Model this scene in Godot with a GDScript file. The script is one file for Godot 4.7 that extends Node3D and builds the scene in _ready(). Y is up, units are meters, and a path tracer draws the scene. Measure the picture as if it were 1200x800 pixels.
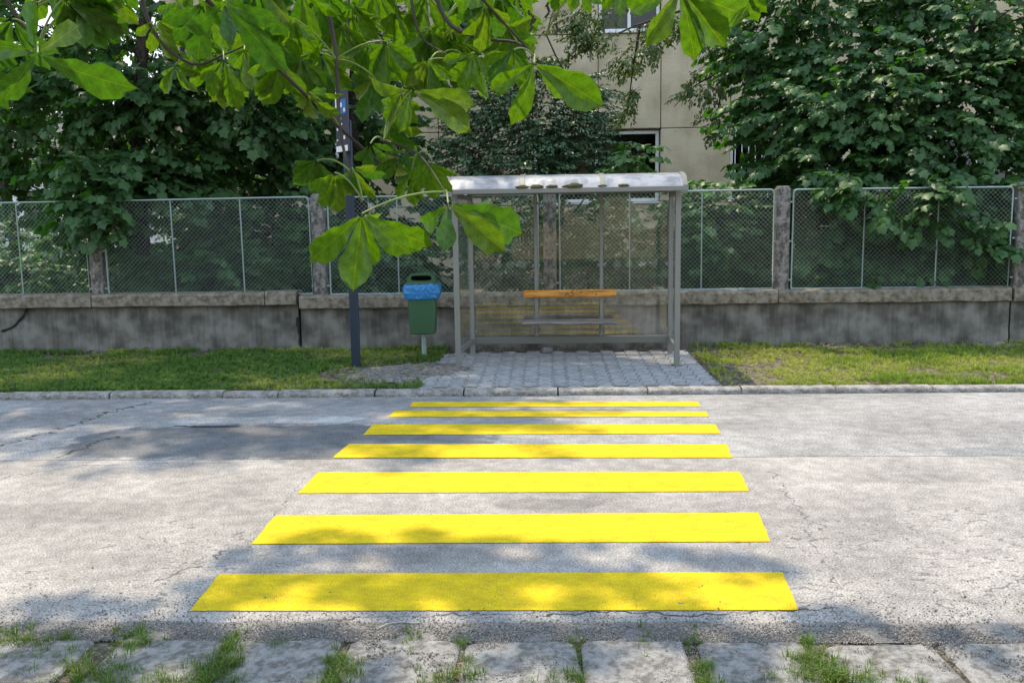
extends Node3D

var rng := RandomNumberGenerator.new()
var names := {}
var cam: Camera3D
const EYE := Vector3(0, 1.65, 0)

# ------------------------------------------------------------------ mesh builder
class MB:
	var v := PackedVector3Array()
	var n := PackedVector3Array()
	var uv := PackedVector2Array()
	var c := PackedColorArray()
	func vert(p: Vector3, nn: Vector3, t: Vector2, col: Color):
		v.append(p); n.append(nn); uv.append(t); c.append(col)
	func tri(a: Vector3, b: Vector3, d: Vector3, hint: Vector3, col := Color.WHITE):
		var nn := (d - a).cross(b - a).normalized()
		if nn.dot(hint) < 0.0:
			var t := b; b = d; d = t; nn = -nn
		for p in [a, b, d]: vert(p, nn, Vector2(p.x, p.z), col)
	func quad(a: Vector3, b: Vector3, d: Vector3, e: Vector3, hint: Vector3, col := Color.WHITE):
		tri(a, b, d, hint, col); tri(a, d, e, hint, col)
	# smooth triangle with own normals and uv
	func stri(p: Array, nn: Array, t: Array, col: Color):
		var f: Vector3 = (p[2] - p[0]).cross(p[1] - p[0])
		var o := [0, 1, 2] if f.dot(nn[0] + nn[1] + nn[2]) >= 0 else [0, 2, 1]
		for i in o: vert(p[i], nn[i], t[i], col)
	# grid of points [row][col]; smooth normals by differences; hint decides the side
	func grid(pts: Array, uvs: Array, hint: Vector3, col := Color.WHITE, closed := false):
		var h := pts.size(); var w: int = pts[0].size()
		var nr := []
		for j in h:
			var row := []
			for i in w:
				var i0: int = (i - 1 + w - 1) % (w - 1) if closed and i == 0 else maxi(i - 1, 0)
				var i1: int = (i + 1) % (w - 1) if closed and i >= w - 1 else mini(i + 1, w - 1)
				var dx: Vector3 = pts[j][i1] - pts[j][i0]
				var dy: Vector3 = pts[mini(j + 1, h - 1)][i] - pts[maxi(j - 1, 0)][i]
				var nn := dx.cross(dy)
				if nn.length_squared() < 1e-14: nn = hint if hint != Vector3.ZERO else Vector3.UP
				row.append(nn.normalized())
			nr.append(row)
		var s := 1.0
		if hint != Vector3.ZERO:
			var acc := 0.0
			for j in h:
				for i in w: acc += nr[j][i].dot(hint)
			s = 1.0 if acc >= 0 else -1.0
		for j in h - 1:
			for i in w - 1:
				var q := [[j, i], [j, i + 1], [j + 1, i + 1], [j + 1, i]]
				for k in [[0, 1, 2], [0, 2, 3]]:
					var p := []; var nn := []; var t := []
					for m in k:
						p.append(pts[q[m][0]][q[m][1]]); nn.append(nr[q[m][0]][q[m][1]] * s)
						t.append(uvs[q[m][0]][q[m][1]] if uvs.size() else Vector2(float(q[m][1]) / (w - 1), float(q[m][0]) / (h - 1)))
					stri(p, nn, t, col)
	func tube(pts: Array, radii: Array, sides := 6, col := Color.WHITE, cap := true):
		var rings := []; var norms := []
		var side := Vector3.ZERO
		for i in pts.size():
			var d: Vector3 = (pts[mini(i + 1, pts.size() - 1)] - pts[maxi(i - 1, 0)]).normalized()
			if side == Vector3.ZERO: side = d.cross(Vector3(0.3, 0.2, 1) if absf(d.z) < 0.9 else Vector3.RIGHT).normalized()
			side = (side - d * side.dot(d)).normalized()
			var up := d.cross(side)
			var r := []; var nr := []
			for k in sides + 1:
				var a := TAU * k / sides
				var o := side * cos(a) + up * sin(a)
				r.append(pts[i] + o * float(radii[i])); nr.append(o)
			rings.append(r); norms.append(nr)
		var len0 := 0.0
		for i in pts.size() - 1:
			var len1: float = len0 + pts[i].distance_to(pts[i + 1])
			for k in sides:
				var p := [rings[i][k], rings[i][k + 1], rings[i + 1][k + 1], rings[i + 1][k]]
				var nn := [norms[i][k], norms[i][k + 1], norms[i + 1][k + 1], norms[i + 1][k]]
				var t := [Vector2(float(k) / sides, len0), Vector2(float(k + 1) / sides, len0), Vector2(float(k + 1) / sides, len1), Vector2(float(k) / sides, len1)]
				stri([p[0], p[1], p[2]], [nn[0], nn[1], nn[2]], [t[0], t[1], t[2]], col)
				stri([p[0], p[2], p[3]], [nn[0], nn[2], nn[3]], [t[0], t[2], t[3]], col)
			len0 = len1
		if cap:
			for e in [0, pts.size() - 1]:
				var dd: Vector3 = (pts[0] - pts[1]) if e == 0 else (pts[e] - pts[e - 1])
				for k in sides: tri(pts[e], rings[e][k], rings[e][k + 1], dd, col)
	# chamfered box
	func box(ctr: Vector3, size: Vector3, b := 0.004, bs := Basis.IDENTITY, col := Color.WHITE):
		var h := size / 2
		b = minf(b, minf(h.x, minf(h.y, h.z)) * 0.8)
		var P := func(sx: float, sy: float, sz: float, ax: int) -> Vector3:
			var q := Vector3(sx * (h.x - (b if ax != 0 else 0.0)), sy * (h.y - (b if ax != 1 else 0.0)), sz * (h.z - (b if ax != 2 else 0.0)))
			return ctr + bs * q
		for s in [-1.0, 1.0]:
			quad(P.call(s, -1, -1, 0), P.call(s, 1, -1, 0), P.call(s, 1, 1, 0), P.call(s, -1, 1, 0), bs * Vector3(s, 0, 0), col)
			quad(P.call(-1, s, -1, 1), P.call(1, s, -1, 1), P.call(1, s, 1, 1), P.call(-1, s, 1, 1), bs * Vector3(0, s, 0), col)
			quad(P.call(-1, -1, s, 2), P.call(1, -1, s, 2), P.call(1, 1, s, 2), P.call(-1, 1, s, 2), bs * Vector3(0, 0, s), col)
		if b <= 0.0: return
		for s in [-1.0, 1.0]:
			for t in [-1.0, 1.0]:
				quad(P.call(s, t, -1, 0), P.call(s, t, 1, 0), P.call(s, t, 1, 1), P.call(s, t, -1, 1), bs * Vector3(s, t, 0), col)
				quad(P.call(s, -1, t, 0), P.call(s, 1, t, 0), P.call(s, 1, t, 2), P.call(s, -1, t, 2), bs * Vector3(s, 0, t), col)
				quad(P.call(-1, s, t, 1), P.call(1, s, t, 1), P.call(1, s, t, 2), P.call(-1, s, t, 2), bs * Vector3(0, s, t), col)
				for u in [-1.0, 1.0]: tri(P.call(s, t, u, 0), P.call(s, t, u, 1), P.call(s, t, u, 2), bs * Vector3(s, t, u), col)
	# prism: polygon in xz (outline) from y0 to y1 with a bevelled top
	func prism(poly: PackedVector2Array, y0: float, y1: float, bev: float, col := Color.WHITE):
		var c2 := Vector2.ZERO
		for p in poly: c2 += p / poly.size()
		var ins := PackedVector2Array()
		for p in poly: ins.append(p + (c2 - p).normalized() * bev)
		var ix := Geometry2D.triangulate_polygon(ins)
		for k in ix.size() / 3:
			var a := ins[ix[3 * k]]; var b := ins[ix[3 * k + 1]]; var d := ins[ix[3 * k + 2]]
			tri(Vector3(a.x, y1, a.y), Vector3(b.x, y1, b.y), Vector3(d.x, y1, d.y), Vector3.UP, col)
		for k in poly.size():
			var m := (k + 1) % poly.size()
			var e := poly[m] - poly[k]
			var o := Vector3(e.y, 0, -e.x)
			var mid := (poly[k] + poly[m]) / 2
			if o.dot(Vector3(mid.x - c2.x, 0, mid.y - c2.y)) < 0: o = -o
			quad(Vector3(poly[k].x, y1 - bev * 0.7, poly[k].y), Vector3(poly[m].x, y1 - bev * 0.7, poly[m].y), Vector3(ins[m].x, y1, ins[m].y), Vector3(ins[k].x, y1, ins[k].y), o.normalized() + Vector3.UP, col)
			quad(Vector3(poly[k].x, y0, poly[k].y), Vector3(poly[m].x, y0, poly[m].y), Vector3(poly[m].x, y1 - bev * 0.7, poly[m].y), Vector3(poly[k].x, y1 - bev * 0.7, poly[k].y), o, col)
	func mesh() -> ArrayMesh:
		var a := []; a.resize(Mesh.ARRAY_MAX)
		a[Mesh.ARRAY_VERTEX] = v; a[Mesh.ARRAY_NORMAL] = n; a[Mesh.ARRAY_TEX_UV] = uv; a[Mesh.ARRAY_COLOR] = c
		var m := ArrayMesh.new(); m.add_surface_from_arrays(Mesh.PRIMITIVE_TRIANGLES, a); return m

# ------------------------------------------------------------------ nodes
func numbered(s: String) -> String:
	var k: int = names.get(s, 0); names[s] = k + 1
	return s if k == 0 else "%s_%03d" % [s, k]
func tag(o: Node, label := "", category := "", group := "", kind := "") -> Node:
	if label: o.set_meta("label", label)
	if category: o.set_meta("category", category)
	if group: o.set_meta("group", group)
	if kind: o.set_meta("kind", kind)
	return o
func thing(called: String, label: String, category: String, at := Vector3.ZERO, group := "") -> Node3D:
	var o := Node3D.new(); o.name = numbered(called); add_child(o); o.position = at
	tag(o, label, category, group); return o
func part(called: String, m: Mesh, mt: Material, parent: Node, xf := Transform3D.IDENTITY) -> MeshInstance3D:
	var o := MeshInstance3D.new(); o.mesh = m; o.material_override = mt
	o.name = called if parent != self else numbered(called)
	parent.add_child(o, true); o.transform = xf; return o
func structure(called: String, m: Mesh, mt: Material, label := "") -> MeshInstance3D:
	var o := part(called, m, mt, self); tag(o, label, "", "", "structure"); return o
func multi(called: String, m: Mesh, mt: Material, xfs: Array, cols: Array, parent: Node) -> MultiMeshInstance3D:
	var mm := MultiMesh.new(); mm.transform_format = MultiMesh.TRANSFORM_3D; mm.use_colors = cols.size() > 0
	mm.mesh = m; mm.instance_count = xfs.size()
	for i in xfs.size():
		mm.set_instance_transform(i, xfs[i])
		if cols.size(): mm.set_instance_color(i, cols[i])
	var o := MultiMeshInstance3D.new(); o.multimesh = mm; o.material_override = mt
	o.name = called if parent != self else numbered(called)
	parent.add_child(o, true); o.set_meta("kind", "stuff"); return o
func boxpart(called: String, ctr: Vector3, size: Vector3, mt: Material, parent: Node, b := 0.004, bs := Basis.IDENTITY) -> MeshInstance3D:
	var m := MB.new(); m.box(Vector3.ZERO, size, b, bs); return part(called, m.mesh(), mt, parent, Transform3D(Basis.IDENTITY, ctr))
# a point on the line of sight of a picture position (1200 x 800) at depth plane z
func at(px: float, py: float, z: float) -> Vector3:
	var d := cam.transform.basis * Vector3((px - 600) / 1050.0, -(py - 400) / 1050.0, -1)
	return EYE + d * (z / d.z)

# ------------------------------------------------------------------ colours, textures, materials
func lin(r: float, g: float, b: float) -> Color: return Color(r, g, b).linear_to_srgb()
func rf(a: float, b: float) -> float: return rng.randf_range(a, b)
func flat(c: Color, rough := 0.7, metal := 0.0) -> StandardMaterial3D:
	var m := StandardMaterial3D.new(); m.albedo_color = c; m.roughness = rough; m.metallic = metal; return m
func nz(sd: int, freq: float, oct := 4, type := FastNoiseLite.TYPE_SIMPLEX_SMOOTH) -> FastNoiseLite:
	var f := FastNoiseLite.new(); f.seed = sd; f.frequency = freq; f.noise_type = type
	f.fractal_type = FastNoiseLite.FRACTAL_FBM; f.fractal_octaves = oct; return f
func nbytes(sd: int, freq: float, w: int, h: int, oct := 4, seamless := true) -> PackedByteArray:
	var f := nz(sd, freq, oct)
	var im := f.get_seamless_image(w, h) if seamless else f.get_image(w, h)
	im.convert(Image.FORMAT_L8); return im.get_data()
# mottled colour: base lerped to dark by a coarse noise and speckled by a fine one
func mottle(sd: int, w: int, base: Color, dark: Color, light: Color, coarse: float, fine: float, fine_amt: float, streak := 0.0) -> ImageTexture:
	var a := nbytes(sd, coarse, w, w); var b := nbytes(sd + 1, fine, w, w, 2); var c := nbytes(sd + 2, coarse * 2.7, w, w, 3)
	var d := nbytes(sd + 3, coarse * 8.0, w, w, 3) if streak > 0.0 else c
	var out := PackedByteArray(); out.resize(w * w * 3)
	for y in w:
		for x in w:
			var i := y * w + x
			var t := a[i] / 255.0 - 0.5
			var s := c[i] / 255.0 - 0.5
			if streak > 0.0:
				s = lerpf(s, (c[(int(y * 0.16) % w) * w + x] * .55 + d[(int(y * 0.07) % w) * w + x] * .45) / 255.0 - 0.5, streak)
			t = t * 1.3 + s * 1.1
			var col := base.lerp(dark, clampf(-t * 2.2, 0, 1)) if t < 0 else base.lerp(light, clampf(t * 2.2, 0, 1))
			var f := 1.0 + (b[i] / 255.0 - 0.5) * fine_amt
			out[i * 3] = int(clampf(col.r * f, 0, 1) * 255); out[i * 3 + 1] = int(clampf(col.g * f, 0, 1) * 255); out[i * 3 + 2] = int(clampf(col.b * f, 0, 1) * 255)
	return ImageTexture.create_from_image(Image.create_from_data(w, w, false, Image.FORMAT_RGB8, out))
func bump(sd: int, freq: float, w: int, strength: float, oct := 4) -> ImageTexture:
	var im := nz(sd, freq, oct).get_seamless_image(w, w); im.convert(Image.FORMAT_RGBA8); im.bump_map_to_normal_map(strength)
	return ImageTexture.create_from_image(im)
func tri_mat(tex: Texture2D, scale: Vector3, rough := 0.85, nrm: Texture2D = null, ns := 1.0) -> StandardMaterial3D:
	var m := StandardMaterial3D.new(); m.albedo_texture = tex; m.roughness = rough
	m.uv1_triplanar = true; m.uv1_world_triplanar = true; m.uv1_scale = scale
	if nrm: m.normal_enabled = true; m.normal_texture = nrm; m.normal_scale = ns
	return m
func leaf_mat(c: Color, bl: Color, rough := 0.42) -> StandardMaterial3D:
	var m := flat(c, rough); m.vertex_color_use_as_albedo = true
	m.backlight_enabled = true; m.backlight = bl; m.cull_mode = BaseMaterial3D.CULL_DISABLED; return m

# ------------------------------------------------------------------ the lie of the land
func road_y(z: float) -> float:
	return 0.0 if z > -5.5 else -0.08 * pow((-z - 5.5) / 3.36, 2)
func verge_y(z: float) -> float:
	return -0.02 + 0.05 * clampf((-z - 9.0) / 2.6, 0, 1)

var M := {}
var grain: FastNoiseLite

func _ready():
	rng.seed = 7
	# ---- camera
	cam = Camera3D.new(); cam.position = EYE; cam.rotation_degrees = Vector3(-7.55, 2.3, -0.88)
	cam.fov = rad_to_deg(2 * atan(400.0 / 1050.0)); cam.far = 300; cam.near = 0.05; cam.name = "camera"; add_child(cam)
	# ---- sky and sun
	var env := Environment.new(); env.background_mode = Environment.BG_SKY
	var sm := ProceduralSkyMaterial.new()
	sm.sky_top_color = Color(0.63, 0.71, 0.82); sm.sky_horizon_color = Color(0.95, 0.97, 0.98); sm.sky_curve = 0.2
	sm.ground_bottom_color = Color(0.25, 0.27, 0.22); sm.ground_horizon_color = Color(0.6, 0.65, 0.65); sm.energy_multiplier = 1.55
	var sky := Sky.new(); sky.sky_material = sm; env.sky = sky
	env.tonemap_mode = Environment.TONE_MAPPER_LINEAR; env.tonemap_exposure = 1.72
	env.sdfgi_enabled = true; env.ssao_enabled = true; env.ssil_enabled = true
	var we := WorldEnvironment.new(); we.environment = env; we.name = "world_environment"; add_child(we)
	var sun := DirectionalLight3D.new(); sun.name = "sun"; sun.light_energy = 1.0; sun.light_angular_distance = 0.9
	sun.light_color = Color(1.0, 0.93, 0.82); sun.shadow_enabled = true; add_child(sun)
	sun.look_at_from_position(Vector3.ZERO, Vector3(0.24, -0.89, 0.41), Vector3.UP)

	grain = nz(99, 1.0, 3)
	make_materials()
	ground_and_road()
	crosswalk()
	kerbs()
	platform()
	wall_and_fence()
	building()
	white_house()
	shelter()
	bin()
	stop_sign()
	trees()
	chestnut()
	verge_grass()
	near_edge()

func make_materials():
	M.concrete = tri_mat(mottle(11, 1024, lin(.135, .126, .108), lin(.072, .067, .054), lin(.22, .21, .185), .006, .25, .45, .7), Vector3(.36, .36, .36), .92, bump(14, .12, 1024, 3.0), .5)
	M.coping = tri_mat(mottle(21, 512, lin(.21, .18, .135), lin(.11, .095, .065), lin(.28, .25, .195), .014, .22, .6), Vector3(.7, .7, .7), .92, bump(24, .12, 512, 4.0), .6)
	M.post = tri_mat(mottle(31, 256, lin(.19, .175, .155), lin(.09, .085, .07), lin(.28, .26, .24), .02, .2, .5), Vector3(1.6, 1.1, 1.6), .92, bump(34, .1, 256, 6.0), .8)
	M.kerb = tri_mat(mottle(41, 256, lin(.27, .255, .23), lin(.17, .16, .14), lin(.34, .325, .30), .015, .2, .5), Vector3(1.3, 1.3, 1.3), .9, bump(44, .1, 256, 5.0), .7)
	M.slab = tri_mat(mottle(46, 512, lin(.23, .222, .208), lin(.13, .122, .108), lin(.30, .29, .272), .012, .25, .4), Vector3(1.5, 1.5, 1.5), .9, bump(49, .1, 512, 6.0), .8)
	M.soil = tri_mat(mottle(51, 512, lin(.12, .10, .065), lin(.05, .042, .028), lin(.22, .19, .12), .02, .2, .8), Vector3(.8, .8, .8), .95, bump(54, .08, 512, 10.0), 1.0)
	M.dirt = tri_mat(mottle(56, 256, lin(.21, .19, .165), lin(.10, .09, .075), lin(.31, .29, .26), .03, .2, .7), Vector3(1.4, 1.4, 1.4), .95, bump(58, .1, 256, 9.0), 1.0)
	M.bark = tri_mat(mottle(61, 256, lin(.055, .045, .033), lin(.02, .017, .013), lin(.10, .085, .065), .03, .2, .6, .6), Vector3(1.5, .5, 1.5), .95, bump(64, .08, 256, 14.0), 1.0)
	M.facade = tri_mat(mottle(71, 512, lin(.56, .475, .315), lin(.47, .395, .255), lin(.62, .53, .365), .006, .2, .10, .5), Vector3(.3, .3, .3), .9, bump(74, .12, 512, 2.0), .4)
	M.steel = flat(lin(.235, .24, .225), .45, .4)
	M.steel.normal_enabled = true; M.steel.normal_texture = bump(77, .02, 256, 1.5); M.steel.uv1_triplanar = true; M.steel.uv1_world_triplanar = true; M.steel.normal_scale = .25
	M.rail = flat(lin(.17, .175, .155), .5, .3)
	M.galv = flat(lin(.30, .38, .35), .5, .25)
	M.wire = flat(lin(.42, .50, .46), .5, .1)
	M.white = flat(lin(.78, .78, .76), .5)
	M.dark = flat(lin(.012, .012, .013), .6)
	var g := flat(Color(.55, .60, .50, .035), .01); g.transparency = BaseMaterial3D.TRANSPARENCY_ALPHA; g.cull_mode = BaseMaterial3D.CULL_DISABLED
	M.glass = g
	var wg := flat(Color(.02, .025, .03), .06); M.window_glass = wg
	M.twig = flat(lin(.06, .045, .03), .85)
	M.petiole = leaf_mat(lin(.22, .30, .07), Color(.5, .5, .3), .5)

# ------------------------------------------------------------------ ground and road
func draw_crack(px: PackedByteArray, w: int, h: int, pts: Array, x0: float, z0: float, sx: float, sz: float, wid: float, dark: float, jit: float):
	for k in pts.size() - 1:
		var a: Vector2 = pts[k]; var b: Vector2 = pts[k + 1]
		var steps := int(a.distance_to(b) / 0.003) + 1
		for s in steps:
			var p := a.lerp(b, float(s) / steps)
			p += Vector2(grain.get_noise_2d(p.x * 9, p.y * 9), grain.get_noise_2d(p.x * 9 + 50, p.y * 9)) * jit
			var ww := wid * (0.35 + 1.1 * absf(grain.get_noise_2d(p.x * 5, p.y * 5 + 90) + .3))
			var r := int(round(ww * sx))
			var cx := int((p.x - x0) * sx); var cy := int((p.y - z0) * sz)
			for dy in range(-r, r + 1):
				for dx in range(-r, r + 1):
					var xx := cx + dx; var yy := cy + dy
					if xx < 0 or yy < 0 or xx >= w or yy >= h or dx * dx + dy * dy > r * r: continue
					var i := (yy * w + xx) * 3
					for q in 3: px[i + q] = mini(px[i + q], int(dark * (255 if q == 0 else 250)))
func road_tex(sd: int, w: int, h: int, x0: float, z0: float, dx: float, dz: float, base: Color, cracks: Array, gators: Array, patches: Array) -> ImageTexture:
	var big := nbytes(sd, .004, w, h, 4, false); var mid := nbytes(sd + 1, .03, w, h, 3, false); var fine := nbytes(sd + 2, .32, w, h, 2, false); var spk := nbytes(sd + 3, .45, w, h, 1, false)
	var streak := nz(sd + 7, .9, 3)
	var cell := FastNoiseLite.new(); cell.seed = sd + 4; cell.noise_type = FastNoiseLite.TYPE_CELLULAR; cell.frequency = .05
	cell.cellular_return_type = FastNoiseLite.RETURN_DISTANCE2_SUB; cell.domain_warp_enabled = true; cell.domain_warp_amplitude = 14.0; cell.domain_warp_frequency = .03
	var px := PackedByteArray(); px.resize(w * h * 3)
	var sx := w / dx; var sz := h / dz
	var br := base.r * 255; var bg := base.g * 255; var bb := base.b * 255
	for y in h:
		var lane := 1.0 + streak.get_noise_1d(z0 + y / sz) * .10
		for x in w:
			var i := y * w + x
			var f := lane * (1.0 + (big[i] - 128) * .0010 + (mid[i] - 128) * .0009 + (fine[i] - 128) * .0026)
			var s := spk[i]
			if s > 205: f *= 1.22
			elif s < 52: f *= .74
			px[i * 3] = clampi(int(br * f), 0, 255); px[i * 3 + 1] = clampi(int(bg * f), 0, 255); px[i * 3 + 2] = clampi(int(bb * f), 0, 255)
	for p in patches: # [centre, radii, factor, blueness]
		var c: Vector2 = p[0]; var r: Vector2 = p[1]
		for y in range(maxi(0, int((c.y - r.y * 1.3 - z0) * sz)), mini(h, int((c.y + r.y * 1.3 - z0) * sz))):
			for x in range(maxi(0, int((c.x - r.x * 1.3 - x0) * sx)), mini(w, int((c.x + r.x * 1.3 - x0) * sx))):
				var wx := x0 + x / sx; var wz := z0 + y / sz
				var e := Vector2((wx - c.x) / r.x, (wz - c.y) / r.y)
				var d := maxf(absf(e.x), absf(e.y)) * .6 + e.length() * .4 + grain.get_noise_2d(wx * 4, wz * 4) * .16
				if d < 1.0:
					var k := clampf((1.0 - d) * 9, 0, 1)
					var i := (y * w + x) * 3
					for q in 3: px[i + q] = clampi(int(px[i + q] * lerpf(1.0, p[2] * (1.0 + (q - 1) * p[3]), k)), 0, 255)
	for p in gators:
		var c: Vector2 = p[0]; var r: Vector2 = p[1]
		for y in range(maxi(0, int((c.y - r.y - z0) * sz)), mini(h, int((c.y + r.y - z0) * sz))):
			for x in range(maxi(0, int((c.x - r.x - x0) * sx)), mini(w, int((c.x + r.x - x0) * sx))):
				var e := Vector2((x0 + x / sx - c.x) / r.x, (z0 + y / sz - c.y) / r.y).length()
				var v := cell.get_noise_2d(x * .5, y * 1.0) + 1.0
				var lim: float = p[2] * (0.4 + mid[y * w + x] / 255.0)
				if e < 1.0 and v < lim and big[y * w + x] / 255.0 + (1.0 - e) * .6 > .68:
					var i := (y * w + x) * 3
					for q in 3: px[i + q] = int(px[i + q] * .70)
	for k in cracks: draw_crack(px, w, h, k[0], x0, z0, sx, sz, k[1], k[2], k[3])
	return ImageTexture.create_from_image(Image.create_from_data(w, h, false, Image.FORMAT_RGB8, px))
func road_sheet(za: float, zb: float, x0: float, dx: float, xa: float, xb: float, rows: int) -> ArrayMesh:
	var m := MB.new(); var pts := []; var uvs := []
	for j in rows + 1:
		var z := lerpf(za, zb, float(j) / rows)
		var r := []; var t := []
		for i in 61:
			var x := lerpf(xa, xb, i / 60.0)
			r.append(Vector3(x, road_y(z), z)); t.append(Vector2((x - x0) / dx, float(j) / rows))
		pts.append(r); uvs.append(t)
	m.grid(pts, uvs, Vector3.UP); return m.mesh()
func P(px: float, py: float) -> Vector2: # a mark on the road seen at a picture position
	var y := 0.0; var d := cam.transform.basis * Vector3((px - 600) / 1050.0, -(py - 400) / 1050.0, -1); var p := Vector3.ZERO
	for k in 20:
		p = EYE + d * ((y - EYE.y) / d.y); y = road_y(p.z)
	return Vector2(p.x, p.z)
func ground_and_road():
	var g := MB.new(); g.quad(Vector3(-160, -.2, -160), Vector3(160, -.2, -160), Vector3(160, -.2, 160), Vector3(-160, -.2, 160), Vector3.UP)
	structure("ground", g.mesh(), M.soil)
	var seam := -6.18
	# far lane
	var far_cr := [[[P(0, 523), P(75, 501), P(130, 482), P(180, 471)], .007, .18, .12], [[P(64, 537), P(95, 525), P(140, 510)], .010, .16, .08], [[P(205, 499), P(255, 500)], .022, .12, .05], [[P(250, 500), P(330, 497), P(420, 497)], .004, .3, .05], [[P(700, 485), P(900, 487), P(1180, 480)], .002, .4, .08], [[P(640, 512), P(655, 480), P(640, 470)], .002, .35, .06], [[P(-60, 500), P(60, 490)], .003, .3, .1], [[P(880, 512), P(1010, 530), P(1200, 524)], .002, .4, .1]]
	var ft := road_tex(201, 2048, 512, -6.0, -8.88, 11.0, 2.70, lin(.245, .238, .230), far_cr, [[P(60, 490), Vector2(1.6, .5), .07], [P(1060, 510), Vector2(1.2, .5), .05]], [[P(330, 516), Vector2(1.75, .62), .72, .03], [P(310, 492), Vector2(.9, .16), 1.2, .0], [P(1190, 530), Vector2(.5, .16), .9, .02], [P(250, 500), Vector2(.22, .05), .45, .0]])
	var near_cr := [[[P(905, 552), P(925, 585), P(945, 605), P(955, 640), P(985, 690)], .0025, .36, .05], [[P(290, 640), P(320, 610), P(355, 560)], .002, .33, .04], [[P(190, 668), P(250, 655), P(290, 620)], .0025, .32, .06], [[P(640, 719), P(760, 717), P(800, 722), P(980, 712)], .004, .2, .03], [[P(380, 725), P(560, 719), P(650, 720)], .003, .25, .03], [[P(1080, 608), P(1200, 596)], .002, .42, .05], [[P(1150, 700), P(1260, 650)], .003, .4, .05], [[P(890, 690), P(960, 690), P(1050, 712)], .002, .4, .04], [[P(965, 640), P(1090, 650), P(1200, 640)], .002, .42, .05], [[P(150, 690), P(240, 660)], .003, .3, .05], [[P(0, 560), P(100, 545), P(300, 541)], .003, .35, .05]]
	var nt := road_tex(301, 2048, 704, -4.5, -6.18, 8.5, 2.81, lin(.292, .274, .252), near_cr, [[P(1100, 650), Vector2(1.35, .95), .12], [P(225, 650), Vector2(.9, .75), .11], [P(760, 745), Vector2(1.6, .22), .075], [P(300, 735), Vector2(1.6, .22), .075]], [[P(600, 745), Vector2(3.6, .14), .80, .0], [P(960, 620), Vector2(.5, .2), .93, .0], [P(640, 590), Vector2(.35, .1), .90, .0], [P(80, 600), Vector2(.6, .2), .94, .0], [P(1080, 560), Vector2(.7, .1), .95, .0], [P(520, 650), Vector2(.5, .12), .92, .0], [P(180, 560), Vector2(.3, .1), 1.05, .0]])
	var fm := StandardMaterial3D.new(); fm.albedo_texture = ft; fm.roughness = .82
	var nm := StandardMaterial3D.new(); nm.albedo_texture = nt; nm.roughness = .85
	var road := Node3D.new(); road.name = "road"; add_child(road); tag(road, "grey cracked asphalt road with yellow crosswalk", "", "", "structure")
	part("lane", road_sheet(-8.90, seam - .004, -6.0, 11.0, -38.5, 38.0, 16), fm, road)
	part("lane", road_sheet(seam + .004, -3.37, -4.5, 8.5, -38.5, 38.0, 4), nm, road)
	# the open joint between the lanes
	var j := MB.new(); j.quad(Vector3(-38, road_y(seam) - .012, seam - .03), Vector3(38, road_y(seam) - .012, seam - .03), Vector3(38, road_y(seam) - .012, seam + .03), Vector3(-38, road_y(seam) - .012, seam + .03), Vector3.UP)
	part("joint", j.mesh(), flat(lin(.03, .03, .03), .95), road)

func crosswalk():
	var road := get_node("road")
	var L := [[222, 716.5], [257, 673], [294, 638], [322, 604.5], [349, 578.5], [373, 553.5], [390, 536.5], [409, 520.5], [425, 510], [437.5, 497.5], [454, 489], [462.5, 481.5], [480, 477.3], [483.5, 471]]
	var R := [[936, 715.5], [917, 671], [903, 635], [889, 601], [878, 576], [868, 553], [858, 536.5], [852, 521], [844.5, 508], [839, 497.5], [831.5, 488.5], [828, 482.5], [821.5, 476.5], [818, 470.5]]
	# paint: yellow with pores where the stone shows
	var w := 1024; var h := 192
	var a := nbytes(401, .012, w, h, 3, false); var b := nbytes(402, .35, w, h, 2, false); var d := nbytes(403, .05, w, h, 3, false)
	var px := PackedByteArray(); px.resize(w * h * 3)
	var base := lin(.62, .445, .010)
	for i in w * h:
		var f := 1.0 + (a[i] - 128) * .0006 + (b[i] - 128) * .0022 + (d[i] - 128) * .0004
		var c := Color(base.r * f, base.g * f, base.b)
		if b[i] < 46: c = c.lerp(lin(.28, .24, .10), .5)
		px[i * 3] = clampi(int(c.r * 255), 0, 255); px[i * 3 + 1] = clampi(int(c.g * 255), 0, 255); px[i * 3 + 2] = clampi(int(c.b * 255), 0, 255)
	for k in 5:
		var x := rf(0.0, 2.6); var pts := [Vector2(x, rf(0, .1))]
		for s in 3: pts.append(pts[-1] + Vector2(rf(-.25, .25), rf(.08, .18)))
		draw_crack(px, w, h, pts, 0, 0, w / 2.7, h / .45, .0010, .55, .03)
	var m := StandardMaterial3D.new(); m.albedo_texture = ImageTexture.create_from_image(Image.create_from_data(w, h, false, Image.FORMAT_RGB8, px)); m.roughness = .78; m.metallic_specular = .3
	for s in 7:
		var a0 := P(L[2 * s][0], L[2 * s][1]); var b0 := P(R[2 * s][0], R[2 * s][1]); var a1 := P(L[2 * s + 1][0], L[2 * s + 1][1]); var b1 := P(R[2 * s + 1][0], R[2 * s + 1][1])
		var mb := MB.new(); var pts := []; var uvs := []
		for j in 7:
			var r := []; var t := []
			for i in 101:
				var u := i / 100.0; var vv := j / 6.0
				var q := a0.lerp(b0, u).lerp(a1.lerp(b1, u), vv)
				if j == 0 or j == 6: q.y += grain.get_noise_2d(u * 160, s * 7 + j) * .005
				if i == 0 or i == 100: q.x += grain.get_noise_2d(j * 5, s * 9 + i) * .008
				r.append(Vector3(q.x, road_y(q.y) + .004, q.y)); t.append(Vector2(u if s % 2 == 0 else 1.0 - u, 1.0 - vv))
			pts.append(r); uvs.append(t)
		mb.grid(pts, uvs, Vector3.UP)
		part("crosswalk_stripe", mb.mesh(), m, road)

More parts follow.
